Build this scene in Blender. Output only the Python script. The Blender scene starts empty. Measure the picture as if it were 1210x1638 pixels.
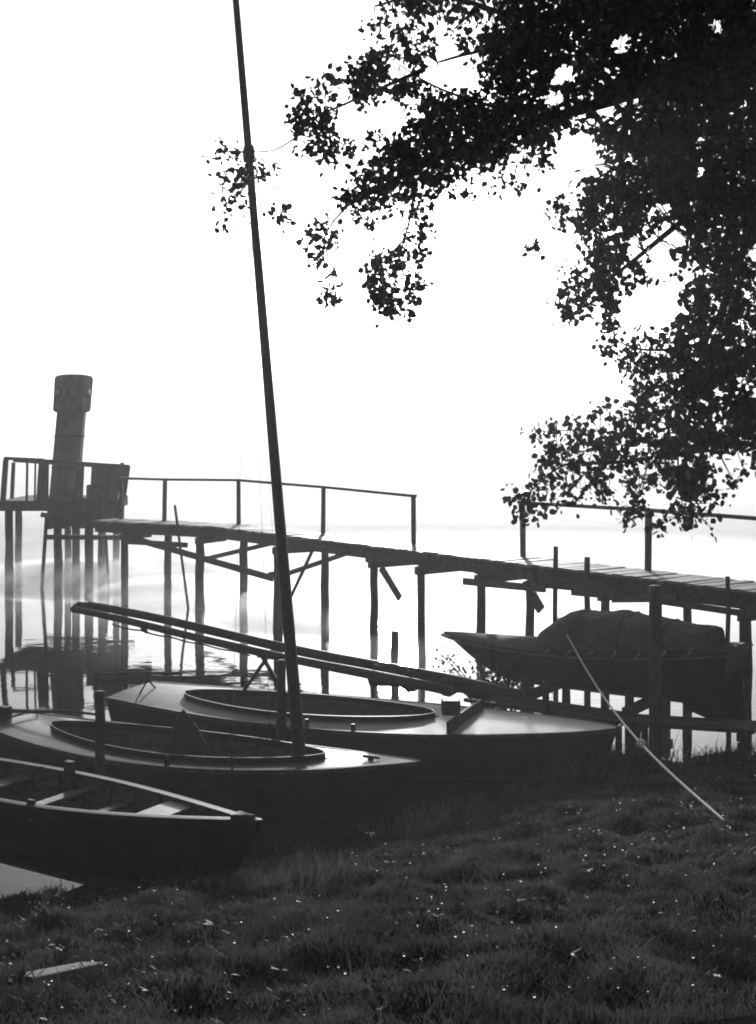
import bpy, math, random
import numpy as np
from mathutils import Vector, Matrix

random.seed(7)
rng = np.random.default_rng(11)
SC = bpy.context.scene
COL = SC.collection
PI = math.pi

# ------------------------------------------------------------------ camera
EYE = 4.4            # eye height above the water
FOC = 2000.0         # focal length in photograph pixels (1638 high)
HOR = 690.0          # horizon row
cam = bpy.data.cameras.new('camera')
cam_o = bpy.data.objects.new('camera', cam)
COL.objects.link(cam_o)
cam.sensor_fit = 'VERTICAL'
cam.sensor_height = 24.0
cam.sensor_width = 24.0
cam.lens = 24.0 * FOC / 1638.0
cam.shift_y = -(819.0 - HOR) / 1638.0
cam.clip_start = 0.05
cam.clip_end = 3000
cam_o.location = (0, 0, EYE)
cam_o.rotation_euler = (PI / 2, 0, 0)
SC.camera = cam_o

# ------------------------------------------------------------------ sky, sun, exposure
SUN_EL = math.radians(10.0)
SUN_AZ = math.radians(1.0)
w = bpy.data.worlds.new('World')
SC.world = w
w.use_nodes = True
nt = w.node_tree
nt.nodes.clear()
sky = nt.nodes.new('ShaderNodeTexSky')
sky.sky_type = 'NISHITA'
sky.sun_disc = False
sky.sun_elevation = SUN_EL
sky.sun_rotation = SUN_AZ
sky.dust_density = 3.0
bw = nt.nodes.new('ShaderNodeRGBToBW')
bg = nt.nodes.new('ShaderNodeBackground')
bg.inputs['Strength'].default_value = 0.1
wo = nt.nodes.new('ShaderNodeOutputWorld')
nt.links.new(sky.outputs[0], bw.inputs[0])
nt.links.new(bw.outputs[0], bg.inputs['Color'])
nt.links.new(bg.outputs[0], wo.inputs['Surface'])

sun = bpy.data.lights.new('sun', 'SUN')
sun.energy = 5.0
sun.angle = math.radians(2.0)
sun.color = (1, 1, 1)
sun_o = bpy.data.objects.new('sun', sun)
COL.objects.link(sun_o)
to_sun = Vector((math.sin(SUN_AZ) * math.cos(SUN_EL), math.cos(SUN_AZ) * math.cos(SUN_EL), math.sin(SUN_EL)))
sun_o.rotation_euler = (-to_sun).to_track_quat('-Z', 'Y').to_euler()
sun_o.location = (0, 60, 30)

vs = SC.view_settings
vs.view_transform = 'Standard'
vs.look = 'None'
vs.exposure = -0.3
vs.gamma = 1.0
vs.use_curve_mapping = False
SC.cycles.volume_bounces = 4
SC.cycles.filter_width = 1.9


# ------------------------------------------------------------------ helpers
def W(px, py, d):
    """photograph pixel at depth d -> place in the world"""
    return Vector(((px - 605.0) * d / FOC, d, EYE - (py - HOR) * d / FOC))


def mat(name, base, vary=0.4, rough=0.7, scale=6.0, stretch=(1, 1, 1), bump=0.3, spec=0.4, coat=0.0, trans=0.0, detail=6, wear=0.0, metallic=0.0):
    m = bpy.data.materials.new(name)
    m.use_nodes = True
    t = m.node_tree
    b = t.nodes['Principled BSDF']
    tc = t.nodes.new('ShaderNodeTexCoord')
    mp = t.nodes.new('ShaderNodeMapping')
    mp.inputs['Scale'].default_value = stretch
    t.links.new(tc.outputs['Object'], mp.inputs[0])
    n = t.nodes.new('ShaderNodeTexNoise')
    n.inputs['Scale'].default_value = scale
    n.inputs['Detail'].default_value = detail
    n.inputs['Roughness'].default_value = 0.65
    t.links.new(mp.outputs[0], n.inputs['Vector'])
    r = t.nodes.new('ShaderNodeMapRange')
    r.inputs['From Min'].default_value = 0.3
    r.inputs['From Max'].default_value = 0.7
    r.inputs['To Min'].default_value = base * (1 - vary)
    r.inputs['To Max'].default_value = base * (1 + vary)
    t.links.new(n.outputs[0], r.inputs['Value'])
    val = r.outputs[0]
    # a little difference from piece to piece
    oi = t.nodes.new('ShaderNodeObjectInfo')
    r2 = t.nodes.new('ShaderNodeMapRange')
    r2.inputs['To Min'].default_value = 0.8
    r2.inputs['To Max'].default_value = 1.2
    t.links.new(oi.outputs['Random'], r2.inputs['Value'])
    mu = t.nodes.new('ShaderNodeMath'); mu.operation = 'MULTIPLY'
    t.links.new(val, mu.inputs[0]); t.links.new(r2.outputs[0], mu.inputs[1])
    val = mu.outputs[0]
    if wear > 0:
        n2 = t.nodes.new('ShaderNodeTexNoise')
        n2.inputs['Scale'].default_value = 2.3
        n2.inputs['Detail'].default_value = 8
        t.links.new(tc.outputs['Object'], n2.inputs['Vector'])
        r3 = t.nodes.new('ShaderNodeMapRange')
        r3.inputs['From Min'].default_value = 0.52
        r3.inputs['From Max'].default_value = 0.6
        r3.inputs['To Min'].default_value = 1.0
        r3.inputs['To Max'].default_value = 1.0 - wear
        t.links.new(n2.outputs[0], r3.inputs['Value'])
        m2 = t.nodes.new('ShaderNodeMath'); m2.operation = 'MULTIPLY'
        t.links.new(val, m2.inputs[0]); t.links.new(r3.outputs[0], m2.inputs[1])
        val = m2.outputs[0]
    t.links.new(val, b.inputs['Base Color'])
    b.inputs['Roughness'].default_value = rough
    b.inputs['Specular IOR Level'].default_value = spec
    b.inputs['Metallic'].default_value = metallic
    b.inputs['Coat Weight'].default_value = coat
    b.inputs['Coat Roughness'].default_value = 0.12
    if bump > 0:
        bp = t.nodes.new('ShaderNodeBump')
        bp.inputs['Strength'].default_value = bump
        bp.inputs['Distance'].default_value = 0.01
        t.links.new(n.outputs[0], bp.inputs['Height'])
        t.links.new(bp.outputs[0], b.inputs['Normal'])
    if trans > 0:
        tr = t.nodes.new('ShaderNodeBsdfTranslucent')
        t.links.new(val, tr.inputs['Color'])
        mx = t.nodes.new('ShaderNodeMixShader')
        mx.inputs[0].default_value = trans
        t.links.new(b.outputs[0], mx.inputs[1])
        t.links.new(tr.outputs[0], mx.inputs[2])
        t.links.new(mx.outputs[0], t.nodes['Material Output'].inputs['Surface'])
    return m


M = {}
M['pile'] = mat('weathered_pile_wood', 0.085, 0.5, 0.8, 9, (3, 3, .5), 0.6)
M['timber'] = mat('weathered_timber', 0.10, 0.45, 0.75, 7, (2, 2, 2), 0.5)
M['plank'] = mat('silvered_deck_plank', 0.3, 0.35, 0.55, 7, (1.2, 9, 9), 0.5, wear=.3)
M['hull_tar'] = mat('tarred_hull', 0.018, 0.5, 0.5, 4, (1, 1, 5), 0.25, spec=.22, wear=.3)
M['hull_dark'] = mat('dark_painted_hull', 0.022, 0.4, 0.45, 3, (1, 1, 4), 0.2, spec=.25, wear=.3)
M['hull_grey'] = mat('dull_grey_hull', 0.024, 0.4, 0.5, 3, (1, 1, 4), 0.2, wear=.3)
M['deck'] = mat('worn_varnished_deck', 0.2, 0.35, 0.27, 5, (.7, 9, 2), 0.15, spec=.5, coat=.5, wear=.25)
M['bare'] = mat('bare_boat_timber', 0.10, 0.5, 0.6, 6, (1, 8, 3), 0.4)
M['pale'] = mat('pale_scrubbed_board', 0.42, 0.3, 0.5, 6, (1, 8, 3), 0.4, wear=.2)
M['spar'] = mat('varnished_spar', 0.07, 0.4, 0.4, 5, (.6, 6, 6), 0.2)
M['canvas'] = mat('dark_canvas', 0.045, 0.4, 0.85, 12, (1, 1, 1), 0.4)
M['cover'] = mat('faded_canvas_cover', 0.1, 0.4, 0.8, 5, (1, 3, 3), 0.5, wear=.3)
M['sail'] = mat('furled_sailcloth', 0.06, 0.4, 0.85, 8, (1, 4, 4), 0.5)
M['wire'] = mat('galvanised_wire', 0.22, 0.2, 0.45, 40, (1, 1, 1), 0, metallic=.6)
M['iron'] = mat('rusty_iron', 0.05, 0.5, 0.6, 30, (1, 1, 1), .3)
M['rope'] = mat('hemp_rope', 0.8, 0.3, 0.8, 60, (1, 1, 1), .3)
M['tower'] = mat('painted_tower_boards', 0.15, 0.35, 0.6, 4, (5, 5, .6), 0.3, wear=.3)
M['lens'] = mat('lamp_glass', 0.25, 0.1, 0.08, 3, (1, 1, 1), 0, spec=.8)
M['bark'] = mat('tree_bark', 0.05, 0.5, 0.9, 8, (3, 3, .8), 1.0)
M['leaf'] = mat('broad_leaf', 0.05, 0.35, 0.45, 3, (1, 1, 1), 0, trans=.22)
M['grass'] = mat('dewy_grass', 0.08, 0.75, 0.36, 2.2, (1, 1, 1), 0, trans=.35)
M['weed'] = mat('weed_leaf', 0.07, 0.5, 0.6, 3, (1, 1, 1), 0, spec=.25, trans=.25)
M['deck_glare'] = mat('worn_deck_painted_glare', 0.8, 0.1, 0.22, 5, (.7, 9, 2), 0.15, coat=.4, wear=.15)  # sun and sky glare on the bow decks, put into a bright base colour
M['deck_dull'] = mat('dull_grey_deck', 0.16, 0.35, 0.5, 5, (.7, 9, 2), 0.2, spec=.3, wear=.25)
M['soil'] = mat('bank_soil', 0.018, 0.5, 1.0, 5, (1, 1, 1), 0.8, spec=.0)
M['wood_far'] = mat('far_woodland', 0.06, 0.4, 0.9, .2, (1, 1, 1), 0)


def seams(m, pitch=.085, depth=.6):
    t = m.node_tree
    b = t.nodes['Principled BSDF']
    tc = t.nodes.new('ShaderNodeTexCoord')
    sx = t.nodes.new('ShaderNodeSeparateXYZ')
    t.links.new(tc.outputs['Object'], sx.inputs[0])
    dv = t.nodes.new('ShaderNodeMath'); dv.operation = 'DIVIDE'; dv.inputs[1].default_value = pitch
    t.links.new(sx.outputs['Y'], dv.inputs[0])
    fr = t.nodes.new('ShaderNodeMath'); fr.operation = 'FRACT'
    t.links.new(dv.outputs[0], fr.inputs[0])
    cr = t.nodes.new('ShaderNodeMapRange')
    cr.inputs['From Min'].default_value = 0.0; cr.inputs['From Max'].default_value = .12
    t.links.new(fr.outputs[0], cr.inputs['Value'])
    old = b.inputs['Normal'].links[0].from_node
    bp = t.nodes.new('ShaderNodeBump'); bp.inputs['Strength'].default_value = depth; bp.inputs['Distance'].default_value = .006
    t.links.new(cr.outputs[0], bp.inputs['Height'])
    t.links.new(old.outputs[0], bp.inputs['Normal'])
    t.links.new(bp.outputs[0], b.inputs['Normal'])
    src = b.inputs['Base Color'].links[0].from_socket
    mu = t.nodes.new('ShaderNodeMath'); mu.operation = 'MULTIPLY'
    m2 = t.nodes.new('ShaderNodeMapRange'); m2.inputs['To Min'].default_value = .45
    t.links.new(cr.outputs[0], m2.inputs['Value'])
    t.links.new(src, mu.inputs[0]); t.links.new(m2.outputs[0], mu.inputs[1])
    t.links.new(mu.outputs[0], b.inputs['Base Color'])


seams(M['deck']); seams(M['deck_dull'])


class MB:
    def __init__(s):
        s.v = []; s.f = []

    def add(s, vs_, fs):
        o = len(s.v)
        s.v += [tuple(v) for v in vs_]
        s.f += [tuple(i + o for i in f) for f in fs]
        return s

    def beam(s, p, q, wd, ht, up=(0, 0, 1), jit=0.0):
        p, q = Vector(p), Vector(q)
        d = (q - p).normalized()
        up = Vector(up)
        if abs(d.dot(up)) > 0.97:
            up = Vector((0, 1, 0))
        sd = d.cross(up).normalized()
        u = sd.cross(d).normalized()
        vs_ = []
        for e in (p, q):
            for a, b in ((-1, -1), (1, -1), (1, 1), (-1, 1)):
                k = 1 + random.uniform(-jit, jit)
                vs_.append(e + sd * a * wd / 2 * k + u * b * ht / 2 * k)
        s.add(vs_, [(3, 2, 1, 0), (4, 5, 6, 7), (0, 1, 5, 4), (1, 2, 6, 5), (2, 3, 7, 6), (3, 0, 4, 7)])
        return s

    def box(s, x0, x1, y0, y1, z0, z1):
        vs_ = [(x0, y0, z0), (x1, y0, z0), (x1, y1, z0), (x0, y1, z0), (x0, y0, z1), (x1, y0, z1), (x1, y1, z1), (x0, y1, z1)]
        s.add(vs_, [(3, 2, 1, 0), (4, 5, 6, 7), (0, 1, 5, 4), (1, 2, 6, 5), (2, 3, 7, 6), (3, 0, 4, 7)])
        return s

    def tube(s, pts, rad, n=8, jit=0.0, cap=True):
        pts = [Vector(p) for p in pts]
        if not hasattr(rad, '__len__'):
            rad = [rad] * len(pts)
        rings = []
        prev = None
        for i, p in enumerate(pts):
            a = pts[max(i - 1, 0)]; b = pts[min(i + 1, len(pts) - 1)]
            d = (b - a).normalized()
            ref = Vector((0, 0, 1)) if abs(d.z) < .9 else Vector((0, 1, 0))
            if prev is not None:
                ref = prev
            sd = (ref - d * ref.dot(d)).normalized()
            prev = sd
            u = d.cross(sd)
            ring = []
            for k in range(n):
                an = 2 * PI * k / n
                r = rad[i] * (1 + random.uniform(-jit, jit))
                ring.append(p + sd * math.cos(an) * r + u * math.sin(an) * r)
            rings.append(ring)
        vs_ = [v for r in rings for v in r]
        fs = []
        for i in range(len(rings) - 1):
            for k in range(n):
                k2 = (k + 1) % n
                fs.append((i * n + k, i * n + k2, (i + 1) * n + k2, (i + 1) * n + k))
        if cap:
            fs.append(tuple(range(n - 1, -1, -1)))
            o = (len(rings) - 1) * n
            fs.append(tuple(range(o, o + n)))
        s.add(vs_, fs)
        return s

    def grid(s, rows, closed=False):
        nr, nc = len(rows), len(rows[0])
        fs = []
        for i in range(nr - 1):
            for j in range(nc - (0 if closed else 1)):
                j2 = (j + 1) % nc
                fs.append((i * nc + j, i * nc + j2, (i + 1) * nc + j2, (i + 1) * nc + j))
        s.add([v for r in rows for v in r], fs)
        return s

    def build(s, name, m, parent=None, origin=None, smooth=False):
        """verts are world coords (minus the thing's base) unless origin is False"""
        off = Vector((0, 0, 0))
        if origin is None and parent is not None:
            rt = parent
            while rt.parent is not None:
                rt = rt.parent
            off = rt.location
        elif origin is not None and origin is not False:
            off = Vector(origin)
        me = bpy.data.meshes.new(name)
        me.from_pydata([(v[0] - off[0], v[1] - off[1], v[2] - off[2]) for v in s.v], [], s.f)
        me.materials.append(m)
        if smooth:
            me.polygons.foreach_set('use_smooth', [True] * len(me.polygons))
        o = bpy.data.objects.new(name, me)
        COL.objects.link(o)
        if parent is not None:
            o.parent = parent
        elif origin is not None and origin is not False:
            o.location = off
        return o


def tag(o, label=None, cat=None, group=None, kind=None):
    if label: o['label'] = label
    if cat: o['category'] = cat
    if group: o['group'] = group
    if kind: o['kind'] = kind
    return o


def thing(name, loc, label, cat, rz=0.0, group=None):
    o = bpy.data.objects.new(name, None)
    o.empty_display_size = .2
    COL.objects.link(o)
    o.location = loc
    o.rotation_euler = (0, 0, rz)
    return tag(o, label, cat, group)


def bevel(o, wd=0.006, seg=1):
    md = o.modifiers.new('bevel', 'BEVEL')
    md.width = wd; md.segments = seg; md.limit_method = 'ANGLE'
    return o


def solid(o, t=0.02, off=-1):
    md = o.modifiers.new('solid', 'SOLIDIFY')
    md.thickness = t; md.offset = off
    return o


def np_mesh(name, verts, faces, m, smooth=False):
    """verts (n,3) array, faces (k,3) or (k,4) array"""
    me = bpy.data.meshes.new(name)
    nv, nf, c = len(verts), len(faces), faces.shape[1]
    me.vertices.add(nv)
    me.vertices.foreach_set('co', np.ascontiguousarray(verts, dtype=np.float32).ravel())
    me.loops.add(nf * c)
    me.loops.foreach_set('vertex_index', np.ascontiguousarray(faces, dtype=np.int32).ravel())
    me.polygons.add(nf)
    me.polygons.foreach_set('loop_start', np.arange(0, nf * c, c, dtype=np.int32))
    if smooth:
        me.polygons.foreach_set('use_smooth', np.ones(nf, dtype=bool))
    me.update(calc_edges=True)
    me.materials.append(m)
    o = bpy.data.objects.new(name, me)
    COL.objects.link(o)
    return o


# ------------------------------------------------------------------ the setting: bank, water, far shore
_SX = np.array([-60, -12, -6, -4.2, -3.4, -3.1, -2.2, -1.2, -.5, .5, 1.3, 2.2, 3.2, 5.2, 8, 12, 60.])
_SY = np.array([6, 8.5, 10.0, 10.7, 11.3, 11.75, 12.2, 12.65, 13.1, 13.9, 14.6, 15.5, 16.3, 16.9, 18.0, 20, 26.])


def bumps(X, Y):
    return .8 * (0.045 * np.sin(2.1 * X + 1.3 * Y + .4) + 0.04 * np.sin(3.7 * X - 2.9 * Y + 1.1) + 0.03 * np.sin(5.3 * X + 4.7 * Y)
            + .022 * np.sin(9.1 * X - 6.3 * Y + 2) + .018 * np.sin(8.3 * X + 11.7 * Y + .7))


def ground(X, Y):
    X = np.asarray(X, float); Y = np.asarray(Y, float)
    ys = np.interp(X, _SX, _SY) + .12 * np.sin(3.1 * X) + .07 * np.sin(7.7 * X + 1)
    t = (ys - Y) / np.maximum(ys - 3.0, 2.0)
    up = np.clip(t, 0, None)
    z = np.where(t > 0, 2.75 * np.minimum(up, 1.0) ** 1.12 + 0.06 * np.minimum(up * 12, 1), np.maximum(t * 5, -1.2))
    z = z + np.clip(up - 1, 0, 4) * .25
    z = z + np.clip((X - 7) / 6, 0, 1) * 0.8 * np.clip(up * 6, 0, 1)
    z = z + bumps(X, Y) * np.clip(.25 + up * 3.0, 0, 1) * (t > -.05)
    return z


xs = np.sinh(np.linspace(-1, 1, 241) * 4.2) / np.sinh(4.2) * 220
ys_ = np.concatenate([-np.sinh(np.linspace(1, 0, 30)[:-1] * 4) / np.sinh(4) * 200 + 1.0, np.linspace(1.0, 24, 190)])
GX, GY = np.meshgrid(xs, ys_)
GZ = ground(GX, GY)
nr, nc = GX.shape
idx = np.arange(nr * nc).reshape(nr, nc)
F = np.stack([idx[:-1, :-1].ravel(), idx[:-1, 1:].ravel(), idx[1:, 1:].ravel(), idx[1:, :-1].ravel()], 1)
o = np_mesh('ground', np.stack([GX.ravel(), GY.ravel(), GZ.ravel()], 1), F, M['soil'], True)
tag(o, kind='structure')

# water
wm = bpy.data.materials.new('lake_water')
wm.use_nodes = True
t = wm.node_tree
b = t.nodes['Principled BSDF']
b.inputs['Base Color'].default_value = (.03, .03, .03, 1)
b.inputs['Roughness'].default_value = 0.03
b.inputs['IOR'].default_value = 1.36
tc = t.nodes.new('ShaderNodeTexCoord')
mp = t.nodes.new('ShaderNodeMapping'); mp.inputs['Scale'].default_value = (.8, 1.6, 1)
t.links.new(tc.outputs['Object'], mp.inputs[0])
n1 = t.nodes.new('ShaderNodeTexNoise'); n1.inputs['Scale'].default_value = 1.6; n1.inputs['Detail'].default_value = 3
t.links.new(mp.outputs[0], n1.inputs['Vector'])
n2 = t.nodes.new('ShaderNodeTexNoise'); n2.inputs['Scale'].default_value = .22; n2.inputs['Detail'].default_value = 2
t.links.new(tc.outputs['Object'], n2.inputs['Vector'])
mr = t.nodes.new('ShaderNodeMapRange'); mr.inputs['From Min'].default_value = .45; mr.inputs['From Max'].default_value = .62
mr.inputs['To Min'].default_value = .08; mr.inputs['To Max'].default_value = .35
t.links.new(n2.outputs[0], mr.inputs['Value'])
bp = t.nodes.new('ShaderNodeBump'); bp.inputs['Distance'].default_value = .02
t.links.new(n1.outputs[0], bp.inputs['Height'])
t.links.new(mr.outputs[0], bp.inputs['Strength'])
t.links.new(bp.outputs[0], b.inputs['Normal'])
mb = MB()
mb.add([(-300, -20, 0), (300, -20, 0), (300, 420, 0), (-300, 420, 0)], [(0, 1, 2, 3)])
tag(mb.build('water', wm, None, False), kind='structure')

# far shore: a low hill under woodland
def hill_h(x):
    return 1.6 + 3.2 * math.exp(-((x - 12) / 45) ** 2) + .8 * math.exp(-((x + 60) / 30) ** 2) + 1.2 * math.exp(-((x - 110) / 50) ** 2)

rows = []
for i in range(9):
    y = 250 + i * 18
    rows.append([(x, y, -.3 + hill_h(x) * math.sin(min(i / 5, 1) * PI / 2) + (.6 * math.sin(x * .3 + i) if i else 0)) for x in range(-300, 301, 10)])
tag(MB().grid(rows).build('far_shore', M['wood_far'], None, False, True), kind='structure')
# woodland on it
nb = 2600
bx = rng.uniform(-150, 150, nb)
by = rng.uniform(252, 320, nb)
bz = np.array([hill_h(x) * math.sin(min((y - 250) / 90, 1) * PI / 2) for x, y in zip(bx, by)])
ico = [(0, 0, 1), (.89, 0, .45), (.28, .85, .45), (-.72, .53, .45), (-.72, -.53, .45), (.28, -.85, .45), (.72, .53, -.45), (-.28, .85, -.45), (-.89, 0, -.45), (-.28, -.85, -.45), (.72, -.53, -.45), (0, 0, -1)]
icf = np.array([(0, 1, 2), (0, 2, 3), (0, 3, 4), (0, 4, 5), (0, 5, 1), (1, 6, 2), (2, 7, 3), (3, 8, 4), (4, 9, 5), (5, 10, 1), (6, 7, 2), (7, 8, 3), (8, 9, 4), (9, 10, 5), (10, 6, 1), (11, 7, 6), (11, 8, 7), (11, 9, 8), (11, 10, 9), (11, 6, 10)])
icv = np.array(ico)
R = rng.uniform(1.2, 3.0, (nb, 1, 1))
V = icv[None] * R * rng.uniform(.7, 1.3, (nb, 12, 1)) * np.array([1.2, 1.2, .9]) + np.stack([bx, by, bz + R[:, 0, 0] * .9 + rng.uniform(0, 1.2, nb)], 1)[:, None]
Fi = (icf[None] + (np.arange(nb) * 12)[:, None, None]).reshape(-1, 3)
tag(np_mesh('far_woodland', V.reshape(-1, 3), Fi, M['wood_far']), kind='stuff')

# unseen woodland added behind the camera to block sky light
nb = 900
bx = rng.uniform(-45, 45, nb); by = rng.uniform(-32, -15, nb)
R = rng.uniform(.9, 2.0, (nb, 1, 1))
gz = ground(bx, by)
V = icv[None] * R * rng.uniform(.7, 1.3, (nb, 12, 1)) + np.stack([bx, by, gz + rng.uniform(.3, 1, nb) ** 1.0 * 10.5], 1)[:, None]
Fi = (icf[None] + (np.arange(nb) * 12)[:, None, None]).reshape(-1, 3)
tag(np_mesh('sky_blocker_woodland', V.reshape(-1, 3), Fi, M['wood_far']), kind='stuff')

# ------------------------------------------------------------------ haze and low mist
def volume_mat(name, dens, aniso):
    m = bpy.data.materials.new(name)
    m.use_nodes = True
    t = m.node_tree
    t.nodes.clear()
    v = t.nodes.new('ShaderNodeVolumePrincipled')
    v.inputs['Color'].default_value = (.99, .99, .99, 1)
    v.inputs['Density'].default_value = dens
    v.inputs['Anisotropy'].default_value = aniso
    o = t.nodes.new('ShaderNodeOutputMaterial')
    t.links.new(v.outputs[0], o.inputs['Volume'])
    return m


hz = MB().box(-320, 320, -240, 440, -2.4, 19).build('haze', volume_mat('haze_air', 0.0013, 0.5), None, False)
tag(hz, kind='stuff')
mist_m = volume_mat('low_mist', 0.2, 0.8)
dense_m = volume_mat('dense_low_mist', 0.2, 0.8)
lake_m = volume_mat('lake_mist', 0.021, 0.52)
wisp_m = volume_mat('mist_wisp', 0.0018, 0.68)
veil_m = volume_mat('mist_veil', 0.012, 0.6)
veil2_m = volume_mat('mist_veil_low', 0.026, 0.6)
thin_m = volume_mat('thin_low_mist', 0.13, 0.74)


def mist(cx, cy, rx, ry, rz, zc=0.05, m=None):
    mb = MB()
    rows = []
    for i in range(9):
        a = PI * i / 8
        rows.append([(cx + rx * math.sin(a) * math.cos(2 * PI * j / 20), cy + ry * math.sin(a) * math.sin(2 * PI * j / 20), zc + rz * math.cos(a)) for j in range(20)])
    mb.grid(rows[::-1], True)
    return tag(mb.build('mist', m or mist_m, None, False, True), kind='stuff')


mist(-8.5, 37.2, 4.0, 3.2, .55)
mist(-4.6, 33.4, 3.2, 2.4, .5)
mist(-1.4, 30.2, 2.6, 2.4, .55)
mist(3.0, 44, 18, 9, .9, 0.05, thin_m)
for rz_ in (2.9, 2.5, 2.15, 1.85, 1.6):
    mist(6.0, 44, 32, 19, rz_, 0.0, wisp_m)
mist(5.0, 43, 27, 15, 1.2, 0.0, veil2_m)
mist(0, 150, 215, 95, 9.0, 0, lake_m)
mist(0, 100, 175, 55, 5.0, 0, veil_m)
mist(1.3, 26.4, 1.7, 1.8, .4)
mist(-2.3, 29.6, 1.9, 1.6, .6, .05, dense_m)
mist(-.4, 27.6, 1.6, 1.3, .5, .05, dense_m)
mist(-5.6, 32.6, 1.8, 1.2, .45, .05, dense_m)
mist(1.3, 22.3, 1.3, .9, .75, .05, thin_m)
mist(.2, 24.2, 1.2, .8, .4, .05, mist_m)
mist(-9.0, 36.9, 2.6, 1.9, .5, .05, dense_m)

# ------------------------------------------------------------------ the pier
DECK = 2.1
WID = 0.85
PF = [Vector((13.4, 9.08)), Vector((-3.42, 31.0)), Vector((-6.9, 33.0))]     # far edge in plan


def left_of(u):
    return Vector((-u.y, u.x))


u1 = (PF[1] - PF[0]).normalized(); u2 = (PF[2] - PF[1]).normalized()
n1v = left_of(u1); n2v = left_of(u2)
if n1v.y > 0: n1v = -n1v
if n2v.y > 0: n2v = -n2v
nm = (n1v + n2v).normalized()
PN = [PF[0] + n1v * WID, PF[1] + nm * (WID / nm.dot(n1v)), PF[2] + n2v * WID]


def on_line(line, px):
    """point of a plan polyline seen in column px (the lines are extended past the ends)"""
    k = (px - 605.0) / FOC
    best = None
    for a, b_ in ((line[0], line[1]), (line[1], line[2])):
        d = b_ - a
        den = d.x - k * d.y
        s_ = (k * a.y - a.x) / den
        p = a + d * s_
        if (s_ <= 1 and a is line[0]) or a is line[1]:
            best = p
            if a is line[0] and s_ <= 1:
                break
    return best


def dF(px): return on_line(PF, px).y
def dN(px): return on_line(PN, px).y


pier = thing('wooden_pier', (PF[1].x, PF[1].y, 0), 'long narrow wooden pier on piles with handrails, bending towards the beacon tower', 'pier')
ORG = pier.location
# planks
pm = []
for k in range(5):
    mb = MB()
    L = WID + .12
    n = 4
    w2 = .083 + random.uniform(-.006, .006)
    e0 = -L / 2 - random.uniform(0, .04); e1 = L / 2 + random.uniform(0, .05)
    for i in range(2):
        pass
    mb.box(e0, e1, -w2, w2, -.022, .022)
    me = bpy.data.meshes.new('plank')
    me.from_pydata(mb.v, [], mb.f)
    me.materials.append(M['plank'])
    pm.append(me)


def plank_run(a, b_, nv, s0, s1, ang_fix=0):
    u = (b_ - a).normalized()
    L = (b_ - a).length
    s_ = s0
    while s_ < s1:
        p = a + u * s_ + nv * WID / 2
        o = bpy.data.objects.new('plank', random.choice(pm))
        COL.objects.link(o)
        o.parent = pier
        o.location = (p.x - ORG.x, p.y - ORG.y, DECK - .022 + random.uniform(-.008, .008))
        o.rotation_euler = (random.uniform(-.012, .012), random.uniform(-.01, .01), math.atan2(nv.y, nv.x) + random.uniform(-.02, .02))
        s_ += .183


plank_run(PF[0], PF[1], n1v, .1, (PF[1] - PF[0]).length - .1)
plank_run(PF[1], PF[2], n2v, .12, (PF[2] - PF[1]).length)


def v3(p, z): return Vector((p.x, p.y, z))


# stringers (long edge beams under the planks)
for line, inset in ((PF, .06), (PN, -.06)):
    for i in range(2):
        nv = (n1v, n2v)[i]
        a = line[i] + nv * inset; b_ = line[i + 1] + nv * inset
        L = (b_ - a).length
        cuts = max(1, round(L / 5.5))
        for c in range(cuts):
            p = a.lerp(b_, c / cuts); q = a.lerp(b_, (c + 1) / cuts - .002)
            MB().beam(v3(p, DECK - .17), v3(q, DECK - .17), .09, .24, jit=.06).build('stringer', M['timber'], pier)


def pile_at(px, row, wpx, top=None, bottom=-.9, lean=(0, 0), parent=None, name='pile', d=None, m=None):
    if d is None:
        p = on_line(PF if row == 'f' else PN, px)
        nv = n1v if p.x > PF[1].x else n2v
        p = p + nv * (.14 if row == 'f' else -.14)
        d = p.y
    p = Vector(((px - 605) * d / FOC, d))
    r = wpx * d / FOC / 2
    z1 = DECK - .3 if top is None else top
    pts = []
    nseg = 6
    for i in range(nseg + 1):
        f = i / nseg
        pts.append((p.x + lean[0] * (1 - f) + random.uniform(-.012, .012), p.y + lean[1] * (1 - f) + random.uniform(-.012, .012), bottom + (z1 - bottom) * f))
    rr = [r * (1.08 - .12 * i / nseg) * random.uniform(.94, 1.06) for i in range(nseg + 1)]
    return MB().tube(pts, rr, 9, .06).build(name, m or M['pile'], parent, None, True)


for px, row, wp in ((199, 'n', 12), (269, 'f', 12), (320, 'n', 15), (390, 'f', 13), (445, 'n', 15), (520, 'f', 13), (599, 'n', 14), (674, 'n', 13),
                    (770, 'n', 15), (848, 'n', 14), (968, 'n', 15), (1193, 'n', 20), (1100, 'f', 14), (1300, 'f', 16), (1420, 'n', 20), (1700, 'n', 22)):
    pile_at(px, row, wp, parent=pier)

# cap beams across the pile heads
for px in (199, 320, 445, 599, 674, 770, 848, 968, 1193, 1420):
    p = on_line(PN, px); nv = n1v if p.x > PF[1].x else n2v
    a = p + nv * .12; b_ = p - nv * (WID + .15)
    MB().beam(v3(a, DECK - .38), v3(b_, DECK - .38), .12, .15, jit=.08).build('cap_beam', M['timber'], pier)


def brace(px0, py0, px1, py1, wpx, near=.03, thick=.05, name='brace', row='n'):
    f = dN if row == 'n' else dF
    p = W(px0, py0, f(px0) - near); q = W(px1, py1, f(px1) - near)
    MB().beam(p, q, thick, wpx * (p.y + q.y) / 2 / FOC, up=(0, 0, 1), jit=.06).build(name, M['timber'], pier)


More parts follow.
